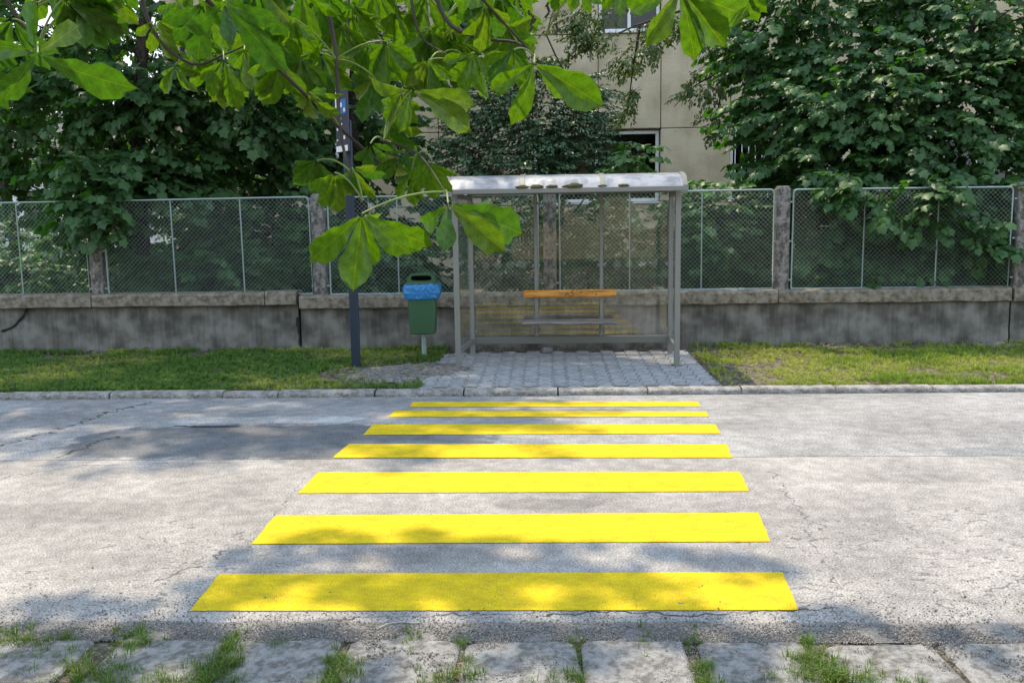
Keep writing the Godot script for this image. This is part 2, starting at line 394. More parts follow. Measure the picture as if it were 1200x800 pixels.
func kerbs():
	var k := Node3D.new(); k.name = "far_kerb"; add_child(k); tag(k, "low row of weathered concrete kerb stones across the road", "", "", "structure")
	var joints := [-12.6, -11.6, -10.6, -9.6, -8.6, -7.6, -6.6, -5.55, -4.5, -3.32, -2.75, -1.76, -.85, .1, 1.0, 1.93, 2.86, 3.81, 4.75, 5.7, 6.7, 7.7, 8.7, 9.7, 10.7, 11.7]
	for i in joints.size() - 1:
		var x0: float = joints[i] + rf(.004, .012); var x1: float = joints[i + 1] - rf(.004, .012)
		var m := MB.new(); var prof := []
		# rounded front edge, profile swept along x
		var dy := rf(-.008, .006); var dz := rf(-.012, .012)
		for q in [[-8.855, -.22], [-8.855, -.055], [-8.862, -.038], [-8.875, -.027], [-8.895, -.022], [-8.985, -.018], [-8.99, -.022], [-8.99, -.22]]: prof.append(Vector2(q[0] + dz, q[1] + dy))
		var pts := []
		for j in 9:
			var x := lerpf(x0, x1, j / 8.0); var r := []
			for p in prof: r.append(Vector3(x, p.y + grain.get_noise_2d(x * 4, p.x * 30) * .003, p.x + grain.get_noise_2d(x * 5 + 40, p.y * 20) * .003))
			pts.append(r)
		for j in 8:
			for q in prof.size() - 1: m.quad(pts[j][q], pts[j + 1][q], pts[j + 1][q + 1], pts[j][q + 1], Vector3(0, .6, .5) if q < 6 else Vector3(0, 0, -1))
		for e in [0, 8]:
			for q in range(1, prof.size() - 1): m.tri(pts[e][0], pts[e][q], pts[e][q + 1], Vector3(-1 if e == 0 else 1, 0, 0))
		part("kerb_stone", m.mesh(), M.kerb, k)
	# verge, two pieces and the base under the paving
	for s in [[-40.0, 0.25], [0.25, 40.0]]:
		var m := MB.new(); var pts := []
		for j in 9:
			var r := []; var z := lerpf(-8.985, -11.80, j / 8.0)
			for i in 81:
				var x := lerpf(s[0], s[1], i / 80.0)
				var lift := grain.get_noise_2d(x * 1.3, z * 1.3) * .02 if absf(x - .2) > 1.9 else -.03
				r.append(Vector3(x, verge_y(z) - .012 + lift - (.02 if j == 0 else 0.0), z))
			pts.append(r)
		m.grid(pts, [], Vector3.UP)
		structure("verge", m.mesh(), M.soil)
	# garden level behind the wall
	var g := MB.new(); g.quad(Vector3(-60, .5, -11.95), Vector3(60, .5, -11.95), Vector3(60, .5, -70), Vector3(-60, .5, -70), Vector3.UP)
	structure("garden_ground", g.mesh(), M.soil)

func platform():
	var p := Node3D.new(); p.name = "pavement"; add_child(p); tag(p, "grey interlocking concrete pavers under the bus shelter", "", "", "structure")
	var base := MB.new(); base.box(Vector3(.22, -.055, -10.13), Vector3(3.1, .07, 2.26), 0.0)
	part("bedding", base.mesh(), M.dirt, p)
	var tex := mottle(81, 256, lin(.34, .335, .325), lin(.26, .255, .245), lin(.40, .395, .385), .02, .25, .4)
	var vm := []
	for k in 4:
		var m := tri_mat(tex, Vector3(1.7, 1.7, 1.7), .88); m.albedo_color = Color.from_hsv(0, 0, [1.0, .97, .985, .94][k]); vm.append(m)
	# double-T block
	var a := .0805; var b := .098; var w := .022
	var poly := PackedVector2Array([Vector2(-a, -b), Vector2(a, -b), Vector2(a, -b * .5), Vector2(a - w, -b * .28), Vector2(a - w, b * .28), Vector2(a, b * .5), Vector2(a, b), Vector2(-a, b), Vector2(-a, b * .5), Vector2(-a + w, b * .28), Vector2(-a + w, -b * .28), Vector2(-a, -b * .5)])
	var mb := MB.new(); mb.prism(poly, -.05, 0, .0035)
	var mesh := mb.mesh()
	var px := .1650 - .011; var pz := .2
	for c in 20:
		for r in 12:
			var x := -1.26 + c * px; var z := -9.085 - r * pz - (pz / 2 if c % 2 == 1 else 0.0)
			if z < -11.28 or x > 1.78: continue
			var o := part("paver", mesh, vm[rng.randi() % 4], p)
			o.position = Vector3(x, verge_y(z) + rf(-.002, .002), z); o.rotation = Vector3(rf(-.006, .006), rf(-.012, .012), rf(-.006, .006))
	# trodden soil that spills over the edge by the bin
	var m := MB.new(); var pts := []
	for j in 15:
		var r := []
		for i in 25:
			var u := i / 24.0 * 2 - 1; var vv := j / 14.0 * 2 - 1
			var x := -1.55 + u * .80 + vv * .25; var z := -9.98 - vv * .62
			var e := Vector2(u, vv).length() + grain.get_noise_2d(x * 4, z * 4) * .35
			r.append(Vector3(x, verge_y(z) - .03 + .048 * clampf((1.0 - e) * 2.5, 0, 1) + grain.get_noise_2d(x * 14, z * 14) * .005, z))
		pts.append(r)
	m.grid(pts, [], Vector3.UP); structure("bare_soil", m.mesh(), M.dirt)

# ------------------------------------------------------------------ wall and fence
const POSTX := [-9.02, -6.0, -3.0, .04, 3.04, 6.07, 9.09]
func wall_and_fence():
	for s in [["concrete_wall", -16.0, -3.30, "stained grey concrete boundary wall with cracks left of the sign pole", .62, .79], ["concrete_wall", -3.27, 5.93, "stained grey concrete boundary wall running behind the bus shelter", .565, .735], ["concrete_wall", 5.95, 16.0, "short end of grey concrete boundary wall at the far right fence post", .56, .73]]:
		var t := thing(s[0], s[3], "wall", Vector3(0, 0, 0))
		var m := MB.new(); var pts := []
		var n := int((s[2] - s[1]) / .12)
		var yt: float = s[4]
		for j in 8:
			var r := []
			for i in n + 1:
				var x := lerpf(s[1], s[2], float(i) / n); var y := lerpf(-.06, yt, j / 7.0)
				var z := -11.70 - .02 * (x / 10.0) * -1.0 + grain.get_noise_2d(x * 1.6, y * 1.6) * .012 + grain.get_noise_2d(x * 9, y * 9) * .004
				if y < .13: z += .012
				r.append(Vector3(x, y, z))
			pts.append(r)
		m.grid(pts, [], Vector3(0, 0, 1))
		m.quad(Vector3(s[1], -.06, -11.70), Vector3(s[1], yt, -11.70), Vector3(s[1], yt, -11.95), Vector3(s[1], -.06, -11.95), Vector3.LEFT)
		m.quad(Vector3(s[2], -.06, -11.70), Vector3(s[2], yt, -11.70), Vector3(s[2], yt, -11.95), Vector3(s[2], -.06, -11.95), Vector3.RIGHT)
		m.quad(Vector3(s[1], -.06, -11.95), Vector3(s[2], -.06, -11.95), Vector3(s[2], yt, -11.95), Vector3(s[1], yt, -11.95), Vector3(0, 0, -1))
		part("wall_face", m.mesh(), M.concrete, t)
		# coping stones
		var cuts := [s[1]]
		for x in [-12.0, -9.0, -6.05, -3.72, -3.3, -3.0, -.1, 2.98]:
			if x > s[1] + .3 and x < s[2] - .3: cuts.append(x)
		cuts.append(s[2])
		for i in cuts.size() - 1:
			var c := MB.new(); var x0: float = cuts[i] + .006; var x1: float = cuts[i + 1] - .006
			var k := maxi(2, int((x1 - x0) / .14)); var yb: float = s[4]; var yc: float = s[5] + rf(-.006, .006)
			var fr := [[yb, -11.69], [yb, -11.638], [yb + .012, -11.628], [yc - .03, -11.626], [yc - .008, -11.64], [yc, -11.66], [yc + .01, -11.80], [yc, -11.98], [yb, -11.98]]
			var g := []
			for j in k + 1:
				var x := lerpf(x0, x1, float(j) / k); var r := []
				for q in fr: r.append(Vector3(x, q[0] + grain.get_noise_2d(x * 6, q[1] * 40) * .010, q[1] + grain.get_noise_2d(x * 6, q[0] * 40 + 7) * .014))
				g.append(r)
			for j in k:
				for q in fr.size() - 1:
					var mid := Vector3(0, (fr[q][0] + fr[q + 1][0]) / 2 - (yb + yc) / 2, ((fr[q][1] + fr[q + 1][1]) / 2 + 11.8) * .5)
					c.quad(g[j][q], g[j + 1][q], g[j + 1][q + 1], g[j][q + 1], mid)
			for e in [0, k]:
				for q in range(1, fr.size() - 1): c.tri(g[e][0], g[e][q], g[e][q + 1], Vector3(-1 if e == 0 else 1, 0, 0))
			part("coping_stone", c.mesh(), M.coping, t)
	# cracks are thin open gaps: dark lining set in the face
	var left_wall := get_node("concrete_wall")
	for cr in [[at(0, 388, -11.68), at(14, 383, -11.68), at(24, 372, -11.68), at(30, 362, -11.68)], [at(347, 372, -11.68), at(349, 385, -11.68), at(351, 405, -11.68)]]:
		var m := MB.new(); var pts := []; var rad := []
		for i in 13:
			var f: float = i / 12.0 * (cr.size() - 1); var k := mini(int(f), cr.size() - 2)
			var p: Vector3 = cr[k].lerp(cr[k + 1], f - k); p.z = -11.693
			pts.append(p + Vector3(grain.get_noise_2d(i * 3, 5) * .02, grain.get_noise_2d(i * 3, 15) * .015, 0)); rad.append(rf(.008, .020))
		m.tube(pts, rad, 5); part("crack", m.mesh(), M.dark, left_wall)
	# posts
	var plab := ["", "concrete fence post half hidden by leaves at the far left", "weathered concrete fence post just left of the bus stop sign pole", "concrete fence post seen through the middle glass pane of the shelter", "tall weathered concrete fence post right of the shelter", "concrete fence post cut by the right edge of the picture", ""]
	for i in POSTX.size():
		if plab[i] == "": continue
		var x: float = POSTX[i]
		var t := thing("fence_post", plab[i], "fence post", Vector3(x, .70, -11.80), "concrete fence posts along the wall")
		var m := MB.new(); var w := .085
		m.box(Vector3(0, .66, 0), Vector3(w * 2, 1.36, .17), .014)
		m.box(Vector3(0, 1.348, 0), Vector3(w * 1.7, .03, .145), .012)
		part("shaft", m.mesh(), M.post, t)
		for y in [.16, .66, 1.16]:
			for sx in [-1, 1]: boxpart("bracket", Vector3(sx * (w + .012), y, .045), Vector3(.05, .022, .012), M.galv, t, .002)
	# panels of chain link in tube frames
	var proto: Node3D = null
	var labs := ["green-grey chain-link panel at the far left behind overhanging leaves", "chain-link panel between the leaf-covered post and the post by the sign", "chain-link panel behind the litter bin and sign pole", "chain-link panel behind the right half of the shelter", "chain-link panel right of the shelter between post and picture edge", ""]
	for i in 5:
		var x: float = POSTX[i] + .13
		if proto == null:
			proto = thing("chain_link_fence", labs[i], "fence panel", Vector3(x, .745, -11.77), "chain-link fence panels")
			var W := 2.76; var H := 1.27; var rr := .012
			var fm := MB.new()
			fm.tube([Vector3(0, 0, 0), Vector3(0, H - .04, 0), Vector3(.012, H - .012, 0), Vector3(.04, H, 0), Vector3(W - .04, H, 0), Vector3(W - .012, H - .012, 0), Vector3(W, H - .04, 0), Vector3(W, 0, 0), Vector3(0, 0, 0)], [rr, rr, rr, rr, rr, rr, rr, rr, rr], 7)
			part("frame", fm.mesh(), M.galv, proto)
			for q in [.33, .667]:
				var bm := MB.new(); bm.tube([Vector3(W * q, 0, -.01), Vector3(W * q, H, -.01)], [.009, .009], 6); part("bar", bm.mesh(), M.galv, proto)
			var wm := MB.new(); var pitch := .058; var r := .0015
			var k := -int(H / pitch)
			while k * pitch < W:
				for dirn in [1, -1]:
					var x0 := k * pitch; var ya := 0.0; var yb := H; var xa := x0; var xb := x0 + H
					if xa < 0: ya = -xa; xa = 0
					if xb > W: yb -= xb - W; xb = W
					if xb - xa > .02:
						var pa := Vector3(xa, ya, .004 * dirn); var pb := Vector3(xb, yb, .004 * dirn)
						if dirn < 0: pa.x = W - pa.x; pb.x = W - pb.x
						wm.tube([pa, pb], [r, r], 3, Color.WHITE, false)
				k += 1
			tag(part("mesh", wm.mesh(), M.wire, proto), "", "", "", "stuff")
		else:
			var c := proto.duplicate(); c.name = numbered("chain_link_fence"); add_child(c); c.position = Vector3(x, .745 - (.0 if i < 2 else .0), -11.77); c.set_meta("label", labs[i])
			c.rotation.z = [0, .004, -.003, .002, -.004][i]

# ------------------------------------------------------------------ buildings behind
func window_unit(parent: Node, x0: float, x1: float, y0: float, y1: float, z: float, bars: bool, mull: Array):
	var w := Node3D.new(); w.name = "window"; parent.add_child(w, true)
	var f := MB.new(); var t := .07
	f.box(Vector3((x0 + x1) / 2, y0 + t / 2, z), Vector3(x1 - x0, t, .08), .006); f.box(Vector3((x0 + x1) / 2, y1 - t / 2, z), Vector3(x1 - x0, t, .08), .006)
	for x in [x0 + t / 2, x1 - t / 2]: f.box(Vector3(x, (y0 + y1) / 2, z), Vector3(t, y1 - y0 - 2 * t - .002, .078), .006)
	for q in mull: f.box(Vector3(lerpf(x0, x1, q), (y0 + y1) / 2, z), Vector3(t, y1 - y0 - 2 * t - .002, .076), .006)
	if y0 > 4.0: f.box(Vector3((x0 + x1) / 2, y1 - (y1 - y0) * .42, z - .001), Vector3(x1 - x0 - 2 * t - .002, .06, .07), .006)
	part("frame", f.mesh(), M.white, w)
	boxpart("pane", Vector3((x0 + x1) / 2, (y0 + y1) / 2, z - .03), Vector3(x1 - x0 - .02, y1 - y0 - .02, .01), M.window_glass, w, 0.0)
	boxpart("sill", Vector3((x0 + x1) / 2, y0 - .03, z + .10), Vector3(x1 - x0 + .08, .035, .24), M.white, w, .006)
	if bars:
		var b := MB.new(); var x := x0 + .1
		while x < x1 - .05:
			b.tube([Vector3(x, y0 + .02, z + .13), Vector3(x, y1 - .02, z + .13)], [.012, .012], 5); x += .145
		for y in [y0 + .05, y1 - .05]: b.box(Vector3((x0 + x1) / 2, y, z + .13), Vector3(x1 - x0, .03, .02), .003)
		part("bars", b.mesh(), M.white, w)
func building():
	var Z := -20.0
	var t := thing("concrete_building", "beige concrete panel building with white framed windows behind the trees", "building", Vector3(0, 0, 0))
	var cols := [-8.4, -6.9, -5.4, -3.9, -2.35, -.28, 1.15, 2.5, 4.0, 5.6, 7.1, 8.6, 10.1, 11.6, 13.2]
	var rows := [.4, 2.02, 3.63, 5.64, 7.2, 9.2]
	var wins := {"1,5": [-.26, 2.48, false], "1,6": [], "1,8": [4.02, 5.58, true], "1,2": [-5.38, -3.92, false], "1,0": [-8.3, -7.0, true], "1,11": [8.62, 10.08, false], "3,4": [-2.33, -.30, false], "3,6": [1.17, 2.48, false], "3,2": [-5.38, -3.92, false], "3,10": [7.12, 8.58, false]}
	for r in rows.size() - 1:
		for c in cols.size() - 1:
			var key := "%d,%d" % [r, c]
			if wins.has(key):
				var w: Array = wins[key]
				if w.is_empty(): continue
				window_unit(t, w[0], w[1], rows[r] + .05, rows[r + 1] - .03, Z - .16, w[2], [.5])
				continue
			var g := .008
			boxpart("panel", Vector3((cols[c] + cols[c + 1]) / 2, (rows[r] + rows[r + 1]) / 2, Z - .10 + rf(-.004, .004)), Vector3(cols[c + 1] - cols[c] - 2 * g, rows[r + 1] - rows[r] - 2 * g, .2), M.facade, t, .012)
	boxpart("core", Vector3(2.4, 4.8, Z - 4.3), Vector3(21.5, 8.9, 8.0), M.facade, t, .01)
	boxpart("roof", Vector3(2.4, 9.32, Z - 4.1), Vector3(22.2, .22, 8.6), M.post, t, .02)
	var d := MB.new(); d.tube([Vector3(-7.9, .5, Z + .10), Vector3(-7.9, 9.1, Z + .10)], [.05, .05], 8); part("downpipe", d.mesh(), M.dark, t)
func white_house():
	var t := thing("white_house", "white rendered house glimpsed through the leaves at the far left", "house", Vector3(-21, .3, -33))
	var wm := tri_mat(mottle(91, 256, lin(.66, .67, .66), lin(.58, .58, .57), lin(.72, .73, .72), .01, .2, .1), Vector3(.4, .4, .4), .9)
	boxpart("wall", Vector3(0, 2.0, -3), Vector3(14, 4.0, 6), wm, t, .02)
	var r := MB.new()
	for s in [-1.0, 1.0]: r.quad(Vector3(-7.4, 3.9, -3 + s * 3.4), Vector3(7.4, 3.9, -3 + s * 3.4), Vector3(7.4, 6.0, -3), Vector3(-7.4, 6.0, -3), Vector3(0, 1, s))
	for x in [-6.98, 6.98]: r.tri(Vector3(x, 4.0, -6), Vector3(x, 4.0, 0), Vector3(x, 5.9, -3), Vector3(x, 0, 0))
	part("roof", r.mesh(), flat(lin(.13, .12, .11), .9), t)
	for x in [-4.6, -1.2, 2.2, 5.2]: window_unit(t, x - .7, x + .7, 1.2, 2.8, .05, false, [.5])

# ------------------------------------------------------------------ bus shelter
func shelter():
	var x0 := -1.03; var x1 := 1.47; var zf := -10.17; var zr := -11.05
	var t := thing("bus_shelter", "glass bus shelter with grey metal frame, curved roof and orange bench back", "bus shelter", Vector3(.22, .01, -10.6))
	var O := -Vector3(.22, .01, -10.6)
	var B := func(called: String, a: Vector3, b: Vector3, mt: Material, bev := .005) -> MeshInstance3D:
		return boxpart(called, (a + b) / 2 + O, (b - a).abs(), mt, t, bev)
	var xr0 := -.935; var xr1 := 1.515
	# posts
	B.call("post", Vector3(x0 - .03, .0, zf - .035), Vector3(x0 + .03, 1.985, zf + .035), M.steel)
	B.call("post", Vector3(x1 - .03, .0, zf - .035), Vector3(x1 + .03, 1.985, zf + .035), M.steel)
	B.call("post", Vector3(xr0 - .03, .01, zr - .03), Vector3(xr0 + .03, 2.06, zr + .03), M.steel)
	B.call("post", Vector3(xr1 - .03, .01, zr - .03), Vector3(xr1 + .03, 2.06, zr + .03), M.steel)
	for px in [x0, x1]: B.call("foot_plate", Vector3(px - .06, -.005, zf - .06), Vector3(px + .06, .008, zf + .06), M.rail, .002)
	# rear frame
	B.call("rear_rail", Vector3(xr0 + .031, .155, zr - .028), Vector3(xr1 - .031, .245, zr + .028), M.rail)
	B.call("rear_rail", Vector3(xr0 + .031, 1.985, zr - .028), Vector3(xr1 - .031, 2.05, zr + .028), M.rail)
	var mx := [-.134, .668]
	for m in mx: B.call("mullion", Vector3(m - .021, .246, zr - .024), Vector3(m + .021, 1.984, zr + .026), M.steel)
	# panes in the rear wall
	var pb := [xr0 + .045, mx[0] - .03, mx[0] + .03, mx[1] - .03, mx[1] + .03, xr1 - .045]
	for k in 3:
		var pane: MeshInstance3D = B.call("glass_pane", Vector3(pb[2 * k], .262, zr - .004), Vector3(pb[2 * k + 1], 1.968, zr + .004), M.glass, 0.0)
		# pale printed dots that warn birds
		if k != 1:
			var dm := flat(Color(.85, .9, .85, .10), .5); dm.transparency = BaseMaterial3D.TRANSPARENCY_ALPHA
			for q in 4:
				var d := MB.new(); var c := Vector3((q - 1.5) * .15, .02, .0062)
				for a in 20: d.tri(c, c + Vector3(cos(a * TAU / 20), sin(a * TAU / 20), 0) * .05, c + Vector3(cos((a + 1) * TAU / 20), sin((a + 1) * TAU / 20), 0) * .05, Vector3(0, 0, 1))
				part("dot", d.mesh(), dm, pane)
		if k == 0: # scrawl of a felt pen
			for st in [[[-.02, .20], [.06, .215], [.18, .20], [.19, .10]], [[.22, .12], [.225, .22], [.245, .245], [.262, .22], [.262, .12]], [[.285, .12], [.29, .25], [.305, .275], [.325, .24], [.325, .12]], [[.04, .30], [.08, .32], [.10, .29], [.07, .27], [.13, .28]]]:
				var g := MB.new(); var pts := []; var rd := []
				for q in st: pts.append(Vector3(q[0], q[1] + .18, .0065)); rd.append(.005)
				g.tube(pts, rd, 4); part("scrawl", g.mesh(), M.dark, pane)
	for m in [xr0 + .012, mx[0], mx[1], xr1 - .012]:
		for y in [.32, 1.12, 1.88]:
			for s in [-1.0, 1.0]:
				if (m < -.5 and s < 0) or (m > 1.3 and s > 0): continue
				B.call("clip", Vector3(m + s * .036 - .014, y - .018, zr + .005), Vector3(m + s * .036 + .014, y + .018, zr + .034), M.steel, .004)
	# side walls
	for s in [[x0, xr0], [x1, xr1]]:
		for yy in [[.16, .225], [1.93, 1.98]]:
			var a := Vector3(s[0], 0, zf - .036); var b := Vector3(s[1], 0, zr + .031)
			var d := b - a; var bs := Basis(Vector3.UP, atan2(d.x, d.z))
			boxpart("side_rail", (a + b) / 2 + Vector3(0, (yy[0] + yy[1]) / 2, 0) + O, Vector3(.04, yy[1] - yy[0], d.length()), M.steel, t, .004, bs)
		var a2 := Vector3(s[0], 0, zf - .05); var b2 := Vector3(s[1], 0, zr + .045); var d2 := b2 - a2
		boxpart("glass_pane", (a2 + b2) / 2 + Vector3(0, 1.08, 0) + O, Vector3(.008, 1.69, d2.length()), M.glass, t, 0.0, Basis(Vector3.UP, atan2(d2.x, d2.z)))
	# roof: front gutter beam, curved sheets, ribs
	B.call("front_beam", Vector3(-1.13, 1.965, -9.985), Vector3(1.55, 2.025, -9.945), M.steel, .008)
	for px in [x0, x1]: B.call("roof_arm", Vector3(px - .025, 1.986, zr - .02), Vector3(px + .025, 2.02, -9.99), M.steel)
	var prof := []
	for i in 13:
		var u := i / 12.0
		prof.append(Vector2(-9.95 - u * 1.28, 2.02 + .165 * sin(PI * pow(u, .62) * .93)))
	var rm := flat(lin(.34, .345, .35), .36, .15); rm.normal_enabled = true; rm.normal_texture = bump(95, .014, 256, 4.0); rm.normal_scale = .35
	rm.uv1_triplanar = true; rm.uv1_world_triplanar = true; rm.uv1_scale = Vector3(.5, .5, 1.2)
	rm.albedo_texture = mottle(97, 256, Color(.95, .95, .97), Color(.72, .74, .78), Color(1, 1, 1), .02, .2, .08)
	var ex := [-1.125, -.262, .62, 1.545]
	for k in 3:
		var m := MB.new(); var outer := []; var inner := []
		for p in prof:
			outer.append([Vector3(ex[k] + .002, p.y, p.x) + O, Vector3(ex[k + 1] - .002, p.y, p.x) + O]); inner.append([Vector3(ex[k] + .002, p.y - .008, p.x) + O, Vector3(ex[k + 1] - .002, p.y - .008, p.x) + O])
		m.grid(outer, [], Vector3.UP); m.grid(inner, [], Vector3.DOWN)
		part("roof_sheet", m.mesh(), rm, t)
	for k in 4:
		var m := MB.new(); var w := .026
		var top := []; var s0 := []; var s1 := []
		for p in prof:
			var xx: float = clampf(ex[k], -1.125 + w, 1.545 - w)
			top.append([Vector3(xx - w, p.y + .010, p.x) + O, Vector3(xx + w, p.y + .010, p.x) + O])
			s0.append([Vector3(xx - w, p.y + .010, p.x) + O, Vector3(xx - w, p.y - .012, p.x) + O]); s1.append([Vector3(xx + w, p.y + .010, p.x) + O, Vector3(xx + w, p.y - .012, p.x) + O])
		m.grid(top, [], Vector3.UP); m.grid(s0, [], Vector3.LEFT); m.grid(s1, [], Vector3.RIGHT)
		var f0: Vector3 = top[0][0]; var f1: Vector3 = top[0][1]
		m.quad(f0, f1, f1 - Vector3(0, .022, 0), f0 - Vector3(0, .022, 0), Vector3(0, 0, 1))
		part("roof_rib", m.mesh(), M.rail, t)
	# closed gable ends
	for x in [-1.128, 1.548]:
		var m := MB.new()
		for i in 12: m.quad(Vector3(x, prof[i].y, prof[i].x) + O, Vector3(x, prof[i + 1].y, prof[i + 1].x) + O, Vector3(x, 2.0, prof[i + 1].x) + O, Vector3(x, 2.0, prof[i].x) + O, Vector3(signf(x), 0, 0))
		part("roof_end", m.mesh(), M.steel, t)
	# moss along the gutter
	var mossm := tri_mat(mottle(101, 128, lin(.045, .04, .012), lin(.02, .016, .006), lin(.09, .10, .02), .06, .3, .8), Vector3(6, 6, 6), .95)
	for q in [[612, .08], [629, .085], [647, .075], [673, .11], [706, .06], [731, .07], [664, .06]]:
		var c := at(q[0], 221, -9.965); var m := MB.new(); var pts := []
		for j in 7:
			var r := []
			for i in 13:
				var la := -.2 + (PI / 2 + .2) * j / 6.0; var lo := TAU * (i % 12) / 12.0
				var d := Vector3(cos(la) * cos(lo), sin(la) * .38, cos(la) * sin(lo) * .5)
				r.append(d * q[1] * (1 + .4 * grain.get_noise_3d(d.x * 2 + q[0], d.y * 2, d.z * 2)))
			pts.append(r)
		m.grid(pts, [], Vector3.ZERO, Color.WHITE, true)
		part("moss", m.mesh(), mossm, t, Transform3D(Basis.IDENTITY, Vector3(c.x, 2.026, -9.975) + O))
	# stickers
	for q in [at(559, 235, zr + .03), at(779, 231, zr + .03)]: B.call("sticker", q - Vector3(.05, .03, .002), q + Vector3(.05, .03, .002), M.white, 0.0)
	# bench
	var wtex := mottle(111, 256, lin(.62, .27, .045), lin(.40, .16, .025), lin(.72, .36, .08), .015, .2, .25, .0)
	var wood := tri_mat(wtex, Vector3(.5, 5, 5), .45)
	var grey := tri_mat(mottle(115, 256, lin(.20, .18, .155), lin(.11, .095, .08), lin(.30, .275, .25), .015, .2, .3), Vector3(.5, 5, 5), .6)
	var back: MeshInstance3D = B.call("bench_back", Vector3(-.29, .735, zr + .06), Vector3(.845, .825, zr + .095), wood, .012)
	var sc := MB.new()
	for k in 34:
		var p := Vector3(rf(-.16, .33), rf(-.022, .026), .0185); var d := Vector3(rf(-.02, .02), rf(-.02, .02), 0)
		sc.tube([p, p + d, p + d + Vector3(rf(-.02, .02), rf(-.015, .015), 0)], [.0022, .003, .0022], 4)
	part("scratches", sc.mesh(), M.dark, back)
	B.call("bench_seat", Vector3(-.30, .43, zr + .07), Vector3(.83, .465, zr + .38), grey, .010)
	for m in mx:
		B.call("bench_bracket", Vector3(m - .015, .40, zr + .03), Vector3(m + .015, .428, zr + .34), M.steel)
		B.call("bench_bracket", Vector3(m - .015, .745, zr + .027), Vector3(m + .015, .815, zr + .058), M.steel)
	# paving joint litter: a loose stone under the rail
	var st := thing("loose_stone", "small pale stone lying under the rear rail of the shelter", "stone", at(641, 413, -11.15))
	var s := MB.new(); s.box(Vector3(0, .03, 0), Vector3(.13, .07, .1), .02, Basis(Vector3.UP, .3)); part("stone", s.mesh(), M.slab, st)

# ------------------------------------------------------------------ bin and sign
func rr(w: float, d: float, r: float, n := 6) -> Array: # rounded rectangle ring in xz
	var out := []
	for c in 4:
		var cx: float = (w / 2 - r) * [1, -1, -1, 1][c]; var cz: float = (d / 2 - r) * [1, 1, -1, -1][c]
		for i in n: 
			var a := PI / 2 * (c + i / float(n - 1)); out.append(Vector3(cx + r * cos(a), 0, cz + r * sin(a)))
	out.append(out[0]); return out
func loft(rings: Array, mt: Material, called: String, parent: Node, cap0 := true, cap1 := true, wob := 0.0, sd := 0.0) -> MeshInstance3D:
	var m := MB.new(); var pts := []
	if wob > 0:
		var fine := []
		for i in rings.size() - 1:
			for k in 4:
				var e := []
				for c in 4: e.append(lerpf(rings[i][c], rings[i + 1][c], k / 4.0))
				fine.append(e)
		fine.append(rings[-1]); rings = fine
	for q in rings: # [y, w, d, r]
		var r := []
		var ring := rr(q[1], q[2], q[3])
		if wob > 0:
			var fr := []
			for i in ring.size() - 1:
				var ns := maxi(1, int(ring[i].distance_to(ring[i + 1]) / .015))
				ns = 18 if i % 6 == 5 else 1
				for k in ns: fr.append(ring[i].lerp(ring[i + 1], float(k) / ns))
			fr.append(ring[0]); ring = fr
		for p in ring:
			var v: Vector3 = p + Vector3(0, q[0], 0)
			if wob > 0: v += Vector3(p.x, 0, p.z).normalized() * wob * grain.get_noise_3d(p.x * 22 + sd, q[0] * 26, p.z * 22) + Vector3(0, wob * .7 * grain.get_noise_2d(p.x * 14, p.z * 14 + sd), 0)
			r.append(v)
		pts.append(r)
	m.grid(pts, [], Vector3.ZERO, Color.WHITE, true)
	# flip so that normals face out
	var acc := 0.0
	for i in m.v.size(): acc += m.n[i].dot(Vector3(m.v[i].x, 0, m.v[i].z))
	if acc < 0:
		for i in m.n.size(): m.n[i] = -m.n[i]
		for i in range(0, m.v.size(), 3):
			for arr in [m.v, m.n]: 
				pass
			var a := m.v[i + 1]; m.v[i + 1] = m.v[i + 2]; m.v[i + 2] = a
			var b := m.n[i + 1]; m.n[i + 1] = m.n[i + 2]; m.n[i + 2] = b
	for e in [[cap0, 0, Vector3.DOWN], [cap1, pts.size() - 1, Vector3.UP]]:
		if e[0]:
			var c := Vector3(0, pts[e[1]][0].y, 0)
			for i in pts[e[1]].size() - 1: m.tri(c, pts[e[1]][i], pts[e[1]][i + 1], e[2])
	return part(called, m.mesh(), mt, parent)
